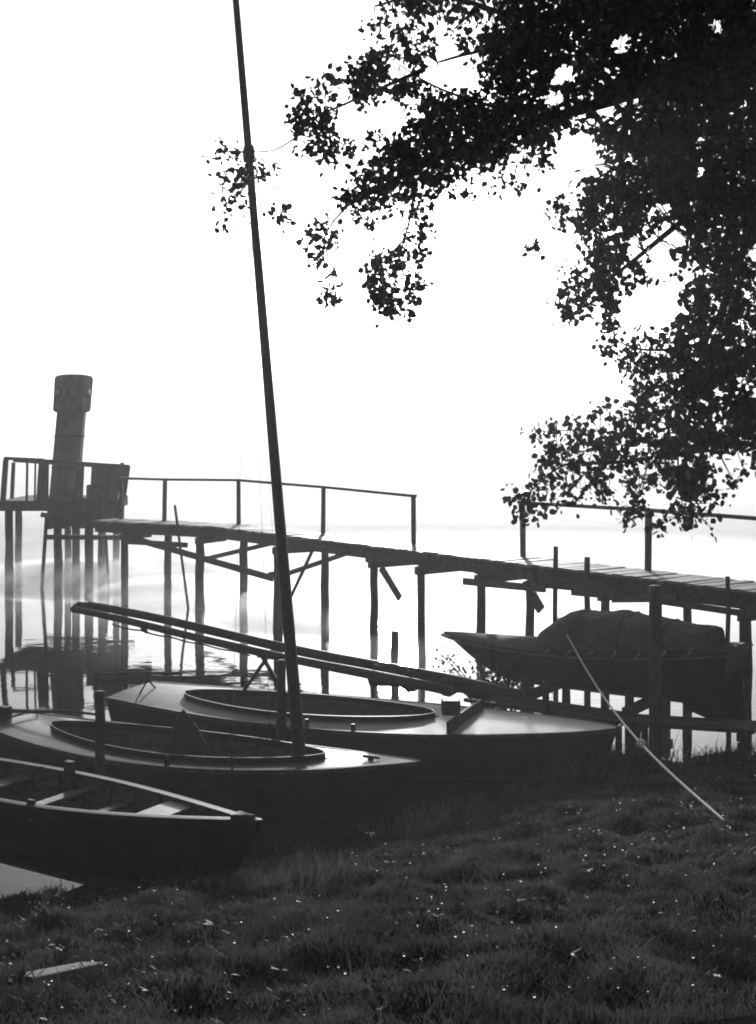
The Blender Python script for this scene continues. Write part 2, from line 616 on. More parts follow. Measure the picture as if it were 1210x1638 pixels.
brace(203, 858, 437, 925, 10)
brace(328, 894, 440, 868, 7, row='f')
brace(462, 917, 558, 884, 7, near=.02)
brace(610, 908, 640, 957, 11, near=.06)
brace(500, 881, 453, 982, 4, near=.1)
brace(200, 866, 300, 872, 8, near=.08)
brace(431, 921, 452, 917, 11, near=.12)
# walings and packing timbers under the right half
brace(586, 893, 686, 893, 14, near=.08, name='waling')
brace(742, 930, 872, 942, 11, near=.08, name='waling')
brace(761, 911, 842, 913, 14, near=.03, name='waling')
brace(868, 936, 1000, 948, 9, near=.07, name='waling')
brace(915, 940, 985, 945, 26, near=.14, name='waling')
brace(980, 958, 1084, 957, 12, near=.06, name='waling')
brace(1060, 962, 1215, 985, 10, near=.06, name='waling')
brace(1090, 948, 1180, 962, 8, near=-.5, name='waling')
brace(852, 952, 866, 976, 17, near=.12)
# stick leaning through the braces and mooring posts against the near edge
for (a, b_, r) in (((280, 808), (303, 985), .035),):
    d = dN(285) - .14
    MB().tube([W(a[0], a[1], d), W(b_[0], b_[1], d + .3)], r, 7, .05).build('leaning_pole', M['pile'], pier)
for px, ytop, wp in ((889, 874, 8), (940, 891, 10), (1165, 922, 8)):
    d = dN(px) - .1
    pile_at(px, None, wp, top=EYE - (ytop - HOR) * d / FOC, parent=pier, name='mooring_post', d=d)

# handrails
def railing(pxs, tops, label=None):
    rl = None
    pts = []
    for px, yt in zip(pxs, tops):
        p = on_line(PF, px); nv = n1v if p.x > PF[1].x else n2v
        p = p + nv * .05
        d = p.y
        pts.append((Vector((p.x, p.y, DECK - .12)), Vector((p.x + random.uniform(-.02, .02), p.y, EYE - (yt - HOR) * d / FOC))))
    mb = MB()
    for i in range(len(pts) - 1):
        a, b_ = pts[i][1], pts[i + 1][1]
        e = (b_ - a).normalized() * .05
        mb.beam(a - (e if i == 0 else e * 0), b_ + (e if i == len(pts) - 2 else e * 0), .1, .06, jit=.04)
    rl = mb.build('handrail', M['timber'], pier)
    for a, b_ in pts:
        bevel(MB().beam(a, b_ - Vector((0, 0, .033)), .10, .10, jit=.05).build('rail_post', M['timber'], rl))
    return rl


railing((196, 265, 385, 520, 665), (765, 767, 768, 779, 793))
railing((840, 1040, 1300, 1600), (804, 816, 836, 862))

# ------------------------------------------------------------------ the platform at the pier's end
plat = thing('landing_platform', (-8.95, 36.6, 0), 'railed timber landing platform on close piles under the beacon tower', 'platform')
PFZ = 2.42
xa, xb = -10.72, -7.75
k = 0
y = 35.5
while y < 38.4:
    bevel(MB().box(xa, xb + random.uniform(-.03, .05), y, y + .19, PFZ - .05, PFZ + random.uniform(-.004, .004)).build('plank', M['plank'], plat))
    y += .2
# rim joists
MB().box(xa, xb, 35.44, 35.5, PFZ - .28, PFZ + .01).build('joist', M['timber'], plat)
MB().box(xa, xb, 38.45, 38.5, PFZ - .28, PFZ + .01).build('joist', M['timber'], plat)
MB().box(xa - .05, xa, 35.44, 38.5, PFZ - .28, PFZ + .01).build('joist', M['timber'], plat)
MB().box(xb, xb + .05, 35.44, 38.5, PFZ - .28, PFZ + .01).build('joist', M['timber'], plat)
# skirt boards
x = (73 - 605) * 35.2 / FOC
while x < (193 - 605) * 35.2 / FOC:
    h0 = 1.66 + random.uniform(-.03, .05)
    MB().beam((x + .075, 35.36 + random.uniform(-.008, .008), h0), (x + .075 + .01, 35.36, 2.47 + random.uniform(-.03, .06)), .15, .03, up=(0, 1, 0)).build('board', M['timber'], plat)
    x += .156
MB().beam(W(73, 859, 35.3), W(214, 860, 34.6), .14, .13, jit=.06).build('beam', M['timber'], plat)
MB().beam(W(66, 823, 35.2), W(200, 850, 34.9), .06, .14, jit=.06).build('beam', M['timber'], plat)
for px, wp, d in ((15, 13, 35.7), (93, 13, 35.6), (122, 13, 36.6), (142, 14, 35.6), (163, 12, 36.8), (186, 11, 38.2), (30, 11, 38.3), (109, 11, 38.3)):
    pile_at(px, None, wp, top=PFZ - .2, parent=plat, d=d)
MB().tube([W(75, 826, 35.2), W(66, 962, 35.4)], .055, 7, .05).build('raking_pile', M['pile'], plat)
MB().tube([W(170, 862, 35.2), W(175, 962, 35.4)], .045, 7, .05).build('raking_pile', M['pile'], plat)


def prail(p, q, wd=.09):
    return MB().beam(p, q, wd, wd, jit=.05)


fr = prail(W(7, 733, 35.6), W(70, 736, 35.6)).beam(W(70, 737, 35.6), W(207, 746, 35.6), .09, .09).build('rail', M['timber'], plat)
for (x0, y0, x1, y1, wd) in ((10, 735, 5, 806, .14), (44, 737, 43, 803, .06), (57, 740, 56, 803, .05), (77, 738, 76, 800, .06), (126, 742, 122, 802, .07), (132, 742, 129, 802, .12), (204, 745, 192, 826, .16), (195, 745, 185, 808, .07)):
    MB().beam(W(x0, y0, 35.6), W(x1, y1, 35.6), wd, wd * .8, jit=.05).build('post', M['timber'], plat)
br = prail(W(22, 737, 38.2), W(196, 748, 38.2)).build('rail', M['timber'], plat)
for px in (22, 70, 150, 196):
    MB().beam(W(px, 740, 38.2), W(px - 3, 806, 38.2), .1, .1).build('post', M['timber'], plat)
# closed panels in the railing
def panel(c, th=.05, name='panel'):
    d = c[0][2]
    f = [W(*p) for p in c]
    bk = [p + Vector((0, th, 0)) for p in f]
    n = len(f)
    fs = [tuple(range(n)), tuple(range(2 * n - 1, n - 1, -1))] + [(i, n + i, n + (i + 1) % n, (i + 1) % n) for i in range(n)]
    return MB().add(f + bk, fs).build(name, M['tower'], plat)


panel([(62, 739, 35.7), (75, 740, 35.7), (73, 803, 35.7), (58, 803, 35.7)])
for i in range(4):
    a0 = 151 + i * 10.4; a1 = a0 + 10.0
    b0 = 143 + 4 + i * 9.6; b1 = b0 + 9.3
    panel([(a0, 742 + i * .7, 35.72), (a1, 742.7 + i * .7, 35.72), (b1, 806, 35.72), (b0, 806, 35.72)], name='board')
# box locker beside the panel
lk = MB()
lk.box(-8.32, -7.9, 35.62, 35.69, PFZ, PFZ + .46)
bevel(tag(lk.build('locker', M['tower'], plat)), .04)

# beacon tower
tower = thing('beacon_tower', (-9.16, 36.5, PFZ), 'leaning beacon tower with faceted lamp head standing on the railed platform', 'beacon tower')
LEAN = .085
rows = []
for z, r in ((0, .425), (.6, .42), (1.3, .415), (2.0, .412), (2.55, .412)):
    rows.append([(LEAN * z + r * math.cos(2 * PI * (j + .5) / 8) * 1.03, r * math.sin(2 * PI * (j + .5) / 8) * 1.03, z) for j in range(8)])
mb = MB().grid(rows, True)
mb.add(rows[-1], [tuple(range(8))])
pil = mb.build('pillar', M['tower'], tower, False)
rows = []
for z, r in ((2.53, .43), (2.56, .50), (2.60, .535), (3.40, .55), (3.52, .55), (3.60, .5), (3.64, .33), (3.65, .02)):
    rows.append([(LEAN * z * .8 + .045 + r * math.cos(2 * PI * (j + .5) / 6 - PI / 2 + .28), r * math.sin(2 * PI * (j + .5) / 6 - PI / 2 + .28), z) for j in range(6)])
mb = MB().grid(rows, True)
head = mb.build('lamp_head', M['tower'], tower, False)
for an in [-PI / 2 + .28 + PI / 3 * q for q in range(6)]:
    r = .459
    c = Vector((LEAN * 3.1 * .8 + .045 + r * math.cos(an), r * math.sin(an), 3.12))
    dv = Vector((math.cos(an), math.sin(an), 0.0))
    rim = MB().tube([c - dv * .02, c + dv * .028], [.15, .15], 20).build('porthole_rim', M['iron'], head, False)
    MB().tube([c + dv * .0281, c + dv * .045, c + dv * .05], [.12, .1, .04], 20).build('lens', M['lens'], head, False, True)
for z in (.9, 1.8):
    rows = []
    for zz, r in ((z, .425), (z + .07, .425)):
        rows.append([(LEAN * zz + r * 1.04 * math.cos(2 * PI * (j + .5) / 8), r * 1.04 * math.sin(2 * PI * (j + .5) / 8), zz) for j in range(8)])
    MB().grid(rows, True).build('iron_band', M['iron'], pil, False)

# ------------------------------------------------------------------ boats
def lerp(a, b_, f): return a + (b_ - a) * f


class Boat:
    def __init__(s, name, bow, stern, B, label, cat, sheer, keel, ts=.6, sm=.42, bowp=.8, rake=.3, tr_rake=.08):
        bow = Vector(bow); stern = Vector(stern)
        s.d = (bow - stern); s.L = s.d.length
        c = (bow + stern) / 2
        s.rz = math.atan2(s.d.y, s.d.x)
        s.root = thing(name, (c.x, c.y, 0), label, cat, s.rz)
        s.B = B; s.sheer = sheer; s.keel = keel; s.ts = ts; s.sm = sm; s.bowp = bowp; s.rake = rake; s.tr = tr_rake

    def x(s, u, t=1.0):
        x = (u - .5) * s.L
        x -= s.rake * (1 - t) * u ** 5
        x += s.tr * (1 - t) * (1 - u) ** 6
        return x

    def hb(s, u):
        if u < s.sm:
            f = s.ts + (1 - s.ts) * math.sin(PI / 2 * u / s.sm)
        else:
            f = max(0.0, math.cos(PI / 2 * (u - s.sm) / (1 - s.sm))) ** s.bowp
        return max(f * s.B / 2, .012)

    def pt(s, u, t, side, inset=0.0):
        b_ = max(s.hb(u) - inset, .004)
        zs, zk = s.sheer(u), s.keel(u) + inset
        th = t * PI / 2
        return Vector((s.x(u, t), side * b_ * max(math.sin(th), 0) ** .72, zk + (zs - zk) * (1 - math.cos(th)) ** .85))

    def hull(s, m, inset=0.0, name='hull', N=40, Mm=9, u0=0.0, parent=None, top=1.0):
        rows = []
        for i in range(N + 1):
            u = u0 + (1 - u0) * i / N
            r = [s.pt(u, top * (1 - j / Mm), -1, inset) for j in range(Mm)] + [s.pt(u, top * j / Mm, 1, inset) for j in range(Mm + 1)]
            rows.append(r)
        mb = MB().grid(rows)
        mb.add(rows[0], [tuple(range(len(rows[0])))])
        o = mb.build(name, m, parent or s.root, False, True)
        return o

    def strake(s, m, off=.012, hgt=.05, wd=.03, drop=.03, name='rubbing_strake', u0=0.0, u1=1.0):
        for sd in (-1, 1):
            pts = []
            N = 36
            rows = []
            for i in range(N + 1):
                u = lerp(u0, u1, i / N)
                p = s.pt(u, 1, sd)
                z = p.z - drop
                y0, y1 = p.y - sd * .006, p.y + sd * wd
                xx = p.x + (.0 if u < 1 else .01)
                rows.append([(xx, y0, z + hgt / 2), (xx, y1, z + hgt / 2), (xx, y1, z - hgt / 2), (xx, y0, z - hgt / 2)])
            mb = MB().grid(rows, True)
            mb.add(rows[0], [(0, 1, 2, 3)]); mb.add(rows[-1], [(3, 2, 1, 0)])
            mb.build(name, m, s.root, False)

    def deck(s, m, c, camber=.05, N=64, K=5):
        rows = []
        mb = MB()
        for sd in (-1, 1):
            rows = []
            for i in range(N + 1):
                u = i / N
                b_ = s.hb(u) - .004
                c0 = min(c(u), b_)
                rows.append([Vector((s.x(u), sd * lerp(c0, b_, k / K), s.sheer(u) - .004 + camber * (1 - (lerp(c0, b_, k / K) / (s.B / 2)) ** 2) - camber * (1 - (b_ / (s.B / 2)) ** 2) * 1.0)) for k in range(K + 1)])
            mb.grid(rows if sd > 0 else [list(r) for r in rows])
        return mb.build('deck', m, s.root, False, True)

    def foredeck(s, m, u0, camber=.05, N=30, K=8):  # thin sheet over the bow deck that carries the painted glare
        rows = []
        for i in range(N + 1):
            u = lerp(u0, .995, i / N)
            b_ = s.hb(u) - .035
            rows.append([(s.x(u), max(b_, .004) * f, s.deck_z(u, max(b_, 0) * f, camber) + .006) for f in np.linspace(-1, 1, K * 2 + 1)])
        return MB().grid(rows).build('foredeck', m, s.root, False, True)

    def deck_z(s, u, y, camber=.05):
        b_ = s.hb(u)
        return s.sheer(u) - .004 + camber * ((b_ ** 2 - y * y) / (s.B / 2) ** 2)

    def coaming(s, m, c, u0, u1, h=.13, th=.022, floor=.12, mfloor=None, N=40):
        for sd in (-1, 1):
            rows = []
            for i in range(N + 1):
                u = lerp(u0, u1, i / N)
                y = c(u)
                z = s.deck_z(u, y)
                hh = h
                rows.append([(s.x(u), sd * (y + .002), z + hh), (s.x(u), sd * (y + th), z + hh), (s.x(u), sd * (y + th), z - .03), (s.x(u), sd * (y + .002), z - .1)])
            MB().grid(rows, True).build('coaming', m, s.root, False)
        rows = []
        for i in range(N + 1):
            u = lerp(u0, u1, i / N)
            y = c(u)
            z = s.deck_z(u, y)
            r = []
            for f in np.linspace(-1, 1, 9):
                yy = y * f
                r.append((s.x(u), yy, floor + (z - floor - .02) * abs(f) ** 8))
            rows.append(r)
        MB().grid(rows).build('cockpit_well', mfloor or m, s.root, False, True)

    def transom_board(s, m, h=1.02):
        pass


def cockpit(u0, u1, cw, p=.55, skew=0.0):
    def c(u):
        if u <= u0 or u >= u1: return 0.0
        q = (u - u0) / (u1 - u0)
        return cw * math.sin(PI * q ** (1 + skew)) ** p
    return c


# --- rowing boat in front
A = Boat('rowing_boat', (-1.0, 10.28), (-4.76, 12.57), 1.04, 'open dark rowing boat with thwarts, nearest the camera, drawn up on the grass', 'rowing boat',
         lambda u: 1.11 + .09 * (u - .35) ** 2 / .42, lambda u: .42 + .26 * max(0, u - .55) ** 1.6 / .28, ts=.62, sm=.4, bowp=1.0, rake=.35)
A.hull(M['hull_tar'])
A.hull(M['bare'], inset=.03, name='inner_planking', top=.985)
A.strake(M['hull_tar'], hgt=.045, wd=.028, drop=.012, name='gunwale')
# inner gunwale
for sd in (-1, 1):
    rows = []
    for i in range(37):
        u = i / 36 * .985
        p = A.pt(u, 1, sd)
        z = p.z + .012
        yi = max(abs(p.y) - .05, .004) * sd
        rows.append([(p.x, p.y, z), (p.x, yi, z), (p.x, yi, z - .03), (p.x, p.y, z - .03)])
    MB().grid(rows, True).build('inwale', M['bare'], A.root, False)


def thwart(bt, u, z, wd, m, name='thwart', th=.03, frac=.96):
    p = bt.hb(u) * frac
    x = bt.x(u)
    return bevel(MB().box(x - wd / 2, x + wd / 2, -p, p, z - th, z).build(name, m, bt.root, False), .006)


thwart(A, .60, .99, .1, M['deck'], frac=.93)
thwart(A, .47, 1.02, .13, M['deck'], frac=.93)
thwart(A, .27, 1.0, .2, M['deck'], frac=.93)
thwart(A, .08, .96, .34, M['deck'], frac=.9, name='stern_seat')
# fore sheet: a pale board across the bow
mb = MB()
u0, u1 = .735, .805
mb.add([(A.x(u0), -A.hb(u0) * .86, A.sheer(u0) - .05), (A.x(u0), A.hb(u0) * .86, A.sheer(u0) - .05), (A.x(u1), A.hb(u1) * .84, A.sheer(u1) - .05), (A.x(u1), -A.hb(u1) * .84, A.sheer(u1) - .05)], [(0, 1, 2, 3)])
solid(mb.build('bow_board', M['pale'], A.root, False), .025)
# breasthook
mb = MB()
u0, u1 = .95, .998
mb.add([(A.x(u0), -A.hb(u0), A.sheer(u0) + .014), (A.x(u0), A.hb(u0), A.sheer(u0) + .014), (A.x(u1), 0, A.sheer(u1) + .014)], [(0, 1, 2)])
solid(mb.build('breasthook', M['bare'], A.root, False), .03)
for i in range(11):
    u = .06 + i * .08
    pts = [A.pt(u, f, -1, .04) for f in (.97, .75, .5, .25, 0)] + [A.pt(u, f, 1, .04) for f in (.25, .5, .75, .97)]
    MB().tube(pts, .016, 5).build('rib', M['bare'], A.root, False)
for sd in (-1, 1):
    for j in range(3):
        y = sd * (.06 + j * .115)
        MB().box(A.x(.08), A.x(.74), y - .05, y + .05, .475, .495).build('bottom_board', M['bare'], A.root, False)
# upright rowlock chock on the far side
p = A.pt(.42, 1, 1)
bevel(MB().box(p.x - .05, p.x + .05, p.y - .12, p.y - .05, .86, p.z + .13).build('rowlock_chock', M['bare'], A.root, False))
p = A.pt(.52, 1, -1)
bevel(MB().box(p.x - .04, p.x + .04, p.y + .01, p.y + .05, .98, p.z + .05).build('rowlock_chock', M['bare'], A.root, False))
for sd in (-1, 1):       # knees by the stern thwart
    p = A.pt(.33, 1, sd, .03)
    mb = MB().add([(p.x, p.y, 1.12), (p.x, p.y, .7), (p.x - .3, p.y - sd * .02, .95), (p.x + .06, p.y - sd * .01, 1.12)], [(0, 1, 2), (0, 2, 3)])
    solid(mb.build('knee', M['bare'], A.root, False), .03, 0)
MB().tube([A.pt(1, f, 1) + Vector((.02, 0, 0)) for f in (0, .3, .6, .85, 1.0)] + [A.pt(1, 1, 1) + Vector((.02, 0, .012))], [.02, .026, .03, .03, .03, .026], 6).build('stem_post', M['hull_tar'], A.root, False)

lg0 = A.root.matrix_basis @ Vector((A.x(.62), -.5, 0)); lg1 = A.root.matrix_basis @ Vector((A.x(.62), .5, 0))
lg0.z = lg1.z = A.keel(.62) - .1
lg = MB().tube([lg0, lg0.lerp(lg1, .5), lg1], [.1, .095, .1], 10, .05).build('log_roller', M['pile'], None, lg0.lerp(lg1, .5), True)
tag(lg, 'round log under the keel of the rowing boat on the bank', 'log')
# --- middle decked sailing boat with the tall mast
Bt = Boat('sailing_boat', (.45, 13.75), (-4.85, 16.5), 1.62, 'half decked sailing boat with one tall mast standing, moored in the middle', 'sailing boat',
          lambda u: .53 + .24 * (u - .35) ** 2 / .42, lambda u: -.22 + .45 * max(0, u - .55) ** 1.7 / .26 + .12 * (1 - u) ** 3, ts=.55, sm=.42, bowp=.8, rake=.45)
Bt.hull(M['hull_dark'])
cB = cockpit(.12, .80, .56, .6)
Bt.deck(M['deck'], cB)
Bt.foredeck(M['deck_glare'], .815)
Bt.coaming(M['hull_grey'], cB, .12, .80, h=.065, floor=.06, mfloor=M['bare'])
Bt.strake(M['bare'], hgt=.05, wd=.025, drop=.02)
for u in (.22, .36, .55):
    thwart(Bt, u, .40, .16, M['deck'], frac=.52)
MB().box(Bt.x(.16), Bt.x(.7), -.3, -.14, .07, .09).build('bottom_board', M['bare'], Bt.root, False)
MB().box(Bt.x(.16), Bt.x(.7), -.1, .1, .07, .09).build('bottom_board', M['bare'], Bt.root, False)
MB().box(Bt.x(.16), Bt.x(.7), .14, .3, .07, .09).build('bottom_board', M['bare'], Bt.root, False)


def to_local(bt, p):
    return bt.root.matrix_basis.inverted() @ Vector(p)


bpy.context.view_layer.update()
mb0 = Vector((-.86, 14.43, .12))
mtop = W(370, -90, 14.43)
pts = [to_local(Bt, mb0.lerp(mtop, f)) for f in np.linspace(0, 1, 14)]
rad = [lerp(.079, .036, f) for f in np.linspace(0, 1, 14)]
mast = MB().tube(pts, rad, 14).build('mast', M['spar'], Bt.root, False, True)
# mast thwart / step, hounds and shrouds
thwart(Bt, .745, .52, .2, M['bare'], frac=.9, name='mast_thwart')
h = mb0.lerp(mtop, .755)
hl = to_local(Bt, h)
MB().tube([hl - Vector((0, 0, .09)), hl - Vector((0, 0, .02)), hl + Vector((0, 0, .03)), hl + Vector((0, 0, .1))], [.064, .072, .07, .056], 12).build('mast_band', M['iron'], mast, False, True)
for sd, u in ((1, .60), (-1, .66)):
    q = Bt.pt(u, 1, sd)
    q = Vector((q.x, q.y - sd * .03, q.z + .02))
    MB().tube([hl, hl.lerp(q, .5), q + Vector((0, 0, .2))], .003, 5).build('shroud', M['wire'], Bt.root, False)
    MB().tube([q + Vector((0, 0, .22)), q - Vector((0, 0, .03))], .014, 6).build('turnbuckle', M['iron'], Bt.root, False)
for off in ((.10, -.04), (-.06, -.11)):
    a_ = to_local(Bt, mb0.lerp(mtop, .985)) + Vector((off[0] * .4, off[1] * .4, 0))
    b_ = to_local(Bt, mb0.lerp(mtop, .09)) + Vector((off[0], off[1], 0))
    MB().tube([a_, a_.lerp(b_, .5), b_], .0025, 5).build('halyard', M['wire'], mast, False)
# cleat/stanchion on the near side deck
q = Bt.pt(.52, 1, -1)
MB().box(q.x - .018, q.x + .018, q.y + .02, q.y + .07, q.z - .01, q.z + .12).build('cleat', M['iron'], Bt.root, False)
# rudder and tiller
x0 = Bt.x(0)
rd = MB().box(x0 - .24, x0 - .01, -.02, .02, -.4, .62).build('rudder', M['hull_dark'], Bt.root, False)
MB().box(x0 - .19, x0 - .02, -.05, .05, .56, .76).build('rudder_head', M['hull_dark'], rd, False)
MB().tube([(x0 - .12, 0, .71), (x0 + .4, .0, .74), (x0 + .95, .03, .80), (x0 + 1.4, .05, .80)], [.026, .024, .02, .016], 8).build('tiller', M['spar'], Bt.root, False, True)
MB().tube([(x0 + .05, -.45, Bt.deck_z(.01, .4) + .02), (x0 + .1, -.4, .66), (x0 + .1, .4, .66), (x0 + .05, .45, Bt.deck_z(.01, .4) + .02)], .014, 7).build('traveller_horse', M['iron'], Bt.root, False)

for bt in (Bt,):
    zc = bt.deck_z(.9, 0)
    MB().box(bt.x(.9) - .1, bt.x(.9) + .1, -.02, .02, zc + .03, zc + .055).box(bt.x(.9) - .03, bt.x(.9) + .03, -.015, .015, zc - .01, zc + .031).build('bow_cleat', M['iron'], bt.root, False)
# canvas heap in its cockpit
cv = to_local(Bt, W(306, 1160, 15.35))
ctw = Bt.root.matrix_basis @ Vector((cv.x, cv.y, .1))
heap = MB()
rows = []
NN = 26
for i in range(NN + 1):
    r = []
    for j in range(NN + 1):
        a = (i / NN - .5) * 2; b_ = (j / NN - .5) * 2
        ridge = max(0, 1 - abs(a + .25) / (1.25 if a > -.25 else .75))
        prof = ridge ** .95 * max(0, 1 - abs(b_) ** 1.7)
        z = .06 + .84 * prof + .02 * math.sin(9 * a + 4 * b_) * prof + .015 * math.sin(17 * b_ - 6 * a) * prof
        r.append((ctw.x + a * .5 * math.cos(Bt.rz) - b_ * .3 * math.sin(Bt.rz), ctw.y + a * .5 * math.sin(Bt.rz) + b_ * .3 * math.cos(Bt.rz), ctw.z - .02 + z))
    rows.append(r)
heap.grid(rows)
o = heap.build('canvas_cover', M['canvas'], None, (ctw.x, ctw.y, ctw.z), True)
solid(o, .015)
tag(o, 'dark canvas cover heaped to a peak in the cockpit of the masted sailing boat', 'canvas cover')

# --- far decked sailing boat with lowered spars
Ct = Boat('sailing_boat', (2.98, 15.5), (-3.6, 18.15), 1.95, 'large half decked sailing boat with lowered spars on a crutch, moored beyond the masted one', 'sailing boat',
          lambda u: .60 + .13 * (u - .4) ** 2 / .36, lambda u: -.25 + .45 * max(0, u - .55) ** 1.7 / .26 + .15 * (1 - u) ** 3, ts=.6, sm=.45, bowp=.64, rake=.25)
Ct.hull(M['hull_grey'])
cC = cockpit(.13, .66, .60, .55)
Ct.deck(M['deck_dull'], cC)
Ct.foredeck(M['deck_glare'], .728)
Ct.coaming(M['hull_grey'], cC, .13, .66, h=.055, floor=.05, mfloor=M['bare'])
Ct.strake(M['bare'], hgt=.05, wd=.025, drop=.02)
for u in (.25, .4, .55):
    thwart(Ct, u, .42, .18, M['deck'], frac=.55)
# breakwater across the foredeck
for sd in (-1, 1):
    u0, u1 = .725, .72
    y1 = Ct.hb(u1) - .06
    a0 = Vector((Ct.x(u0), 0, Ct.deck_z(u0, 0))); a1 = Vector((Ct.x(u1), sd * y1, Ct.deck_z(u1, y1)))
    MB().add([a0 - Vector((0, 0, .01)), a1 - Vector((0, 0, .01)), a1 + Vector((0, 0, .1)), a0 + Vector((0, 0, .19)), ], [(0, 1, 2, 3)])
    o = MB().beam(a0 + Vector((0, 0, .07)), a1 + Vector((0, 0, .06)), .03, .16).build('breakwater', M['bare'], Ct.root, False)
q = Ct.pt(.46, 1, -1)
MB().box(q.x - .02, q.x + .02, q.y + .03, q.y + .08, q.z - .01, q.z + .1).build('cleat', M['iron'], Ct.root, False)
q = Ct.pt(.55, 1, -1)
MB().box(q.x - .02, q.x + .02, q.y + .03, q.y + .08, q.z - .01, q.z + .08).build('cleat', M['iron'], Ct.root, False)
x0 = Ct.x(0)
rd = MB().box(x0 - .28, x0 - .02, -.02, .02, -.45, .5).build('rudder', M['hull_dark'], Ct.root, False)
MB().tube([(x0 - .55, .08, .83), (x0 - .1, .03, .88), (x0 + .5, -.02, .93), (x0 + .85, -.06, .95)], [.016, .022, .022, .018], 8).build('tiller', M['spar'], Ct.root, False, True)
zt = Ct.deck_z(.05, 0)
MB().tube([(x0 + .3, 0, .92), (x0 + .3, 0, .80)], [.03, .022], 8).build('tiller_post', M['iron'], Ct.root, False)
MB().tube([(x0 + .3, -.2, zt), (x0 + .3, -.12, zt + .06), (x0 + .3, -.02, .80), (x0 + .3, .02, .80), (x0 + .3, .12, zt + .06), (x0 + .3, .2, zt)], .013, 7).build('traveller_horse', M['iron'], Ct.root, False)

# crutch: two crossed legs across the cockpit
cr_d = 17.15
for x0p, x1p in ((388, 436), (454, 414)):
    a = W(x0p, 1108, cr_d + .05); b_ = W(x1p, 1040, cr_d)
    MB().beam(a, b_, .05, .07, up=(0, 1, 0)).build('crutch_leg', M['spar'], Ct.root, None)
for o in [c for c in Ct.root.children if c.name.startswith('crutch_leg')]:
    o.matrix_parent_inverse = Matrix.Rotation(-Ct.rz, 4, 'Z')
MBk = MB().tube([W(412, 1046, cr_d), W(440, 1050, cr_d)], .05, 8)
o = MBk.build('crutch_cradle', M['spar'], Ct.root, None); o.matrix_parent_inverse = Matrix.Rotation(-Ct.rz, 4, 'Z')

# the lowered spars, side by side along that boat
s0, s1 = W(137, 967, 18.75), W(836, 1114, 15.85)
pts = [s0.lerp(s1, f) + Vector((0, 0, .02 * math.sin(f * 9))) for f in np.linspace(0, 1, 14)]
o = MB().tube(pts, [lerp(.06, .075, f) for f in np.linspace(0, 1, 14)], 10, .03).build('spar', M['spar'], None, s0, True)
tag(o, 'upper and longer of the two lowered spars lying on the crutch', 'spar', 'lowered spars')
s0, s1 = W(117, 976, 18.45), W(722, 1108, 15.85)
pts = [s0.lerp(s1, f) + Vector((0, 0, .02 * math.sin(f * 7 + 1))) for f in np.linspace(0, 1, 14)]
o = thing('spar', s0, 'lower of the two lowered spars, with a cleat near its tip', 'spar', 0, 'lowered spars')
MB().tube(pts, [lerp(.05, .065, f) for f in np.linspace(0, 1, 14)], 10, .05).build('pole', M['spar'], o, None, True)
c = W(230, 1001, 18.0)
MB().tube([c + Vector((-.03, 0, .05)), c + Vector((.0, -.02, -.03)), c + Vector((.06, -.03, -.1))], [.05, .04, .02], 7).build('cleat', M['iron'], o)
MB().tube([W(117, 976, 18.42), W(128, 968, 18.55), W(140, 967, 18.72)], [.055, .06, .055], 8).build('end_fitting', M['iron'], o)
# running rigging bundled under the lower spar
pts = []
for i in range(24):
    f = i / 23
    p = W(180, 995, 18.2).lerp(W(400, 1043, 17.2), f)
    pts.append(p - Vector((0, 0, .03 + .02 * abs(math.sin(f * 14)))))
MB().tube(pts, .012, 5).build('rigging_line', M['canvas'], o)
# furled sail lying under the spars
sa, sb = W(590, 1079, 16.6), W(792, 1112, 15.9)
pts = [sa.lerp(sb, f) for f in np.linspace(0, 1, 22)]
rr = [(.13 * (1 - .55 * f) + .03 * math.sin(f * 23) + .02 * math.sin(f * 41)) for f in np.linspace(0, 1, 22)]
rr[0] = .06
o = MB().tube(pts, rr, 12, .1).build('furled_sail', M['sail'], None, sa, True)
tag(o, 'dark furled sail bundled under the lowered spars above the foredeck', 'furled sail')
mbk = MB()
c = W(722, 1117, 16.0)
mbk.box(c.x - .12, c.x + .12, c.y - .02, c.y + .2, .76, .95)
o = bevel(mbk.build('spar_chock', M['bare'], None, (c.x, c.y, .78)), .02)
tag(o, 'squat timber chock under the spars on the foredeck', 'chock')

# --- cabin boat hoisted beside the pier
Dt = Boat('cabin_boat', (1.06, 20.5), (5.15, 17.75), 1.5, 'dark hulled cabin boat with rounded cover, held above the water beside the pier', 'cabin boat',
          lambda u: 1.14 + .20 * (1 - u) ** 3 + .08 * max(0, u - .5) ** 2 / .25 - .1 * u, lambda u: .46 + .50 * max(0, u - .72) ** 1.5 / .148, ts=.72, sm=.42, bowp=.72, rake=.42, tr_rake=.22)
Dt.hull(M['hull_dark'])
cD = cockpit(.02, .60, .0, .4)
Dt.deck(M['canvas'], lambda u: 0.0, camber=.07)
Dt.strake(M['deck'], hgt=.035, wd=.03, drop=.05)
rows = []
N = 30
for i in range(N + 1):
    u = lerp(.075, .625, i / N)
    q = (u - .075) / .55
    hh = .12 + .45 * (min(1, (1 - q) / .2)) ** .55 * (min(1, q / .9 + .42)) if q < 1 else .02
    hh *= 1 - .055 * abs(math.sin(PI * (q - .03) / .255))
    wd = (Dt.hb(u) - .16) * (1 - .12 * max(0, (q - .7) / .3))
    rows.append([(Dt.x(u), wd * math.copysign(abs(math.cos(a)) ** .55, math.cos(a)), Dt.sheer(u) - .02 + hh * abs(math.sin(a)) ** .7 + .02 * math.sin(9 * a + 23 * q) * math.sin(31 * q) * math.sin(a)) for a in np.linspace(PI, 0, 17)])
mbc = MB().grid(rows)
mbc.add(rows[0], [tuple(range(16, -1, -1))]); mbc.add(rows[-1], [tuple(range(17))])
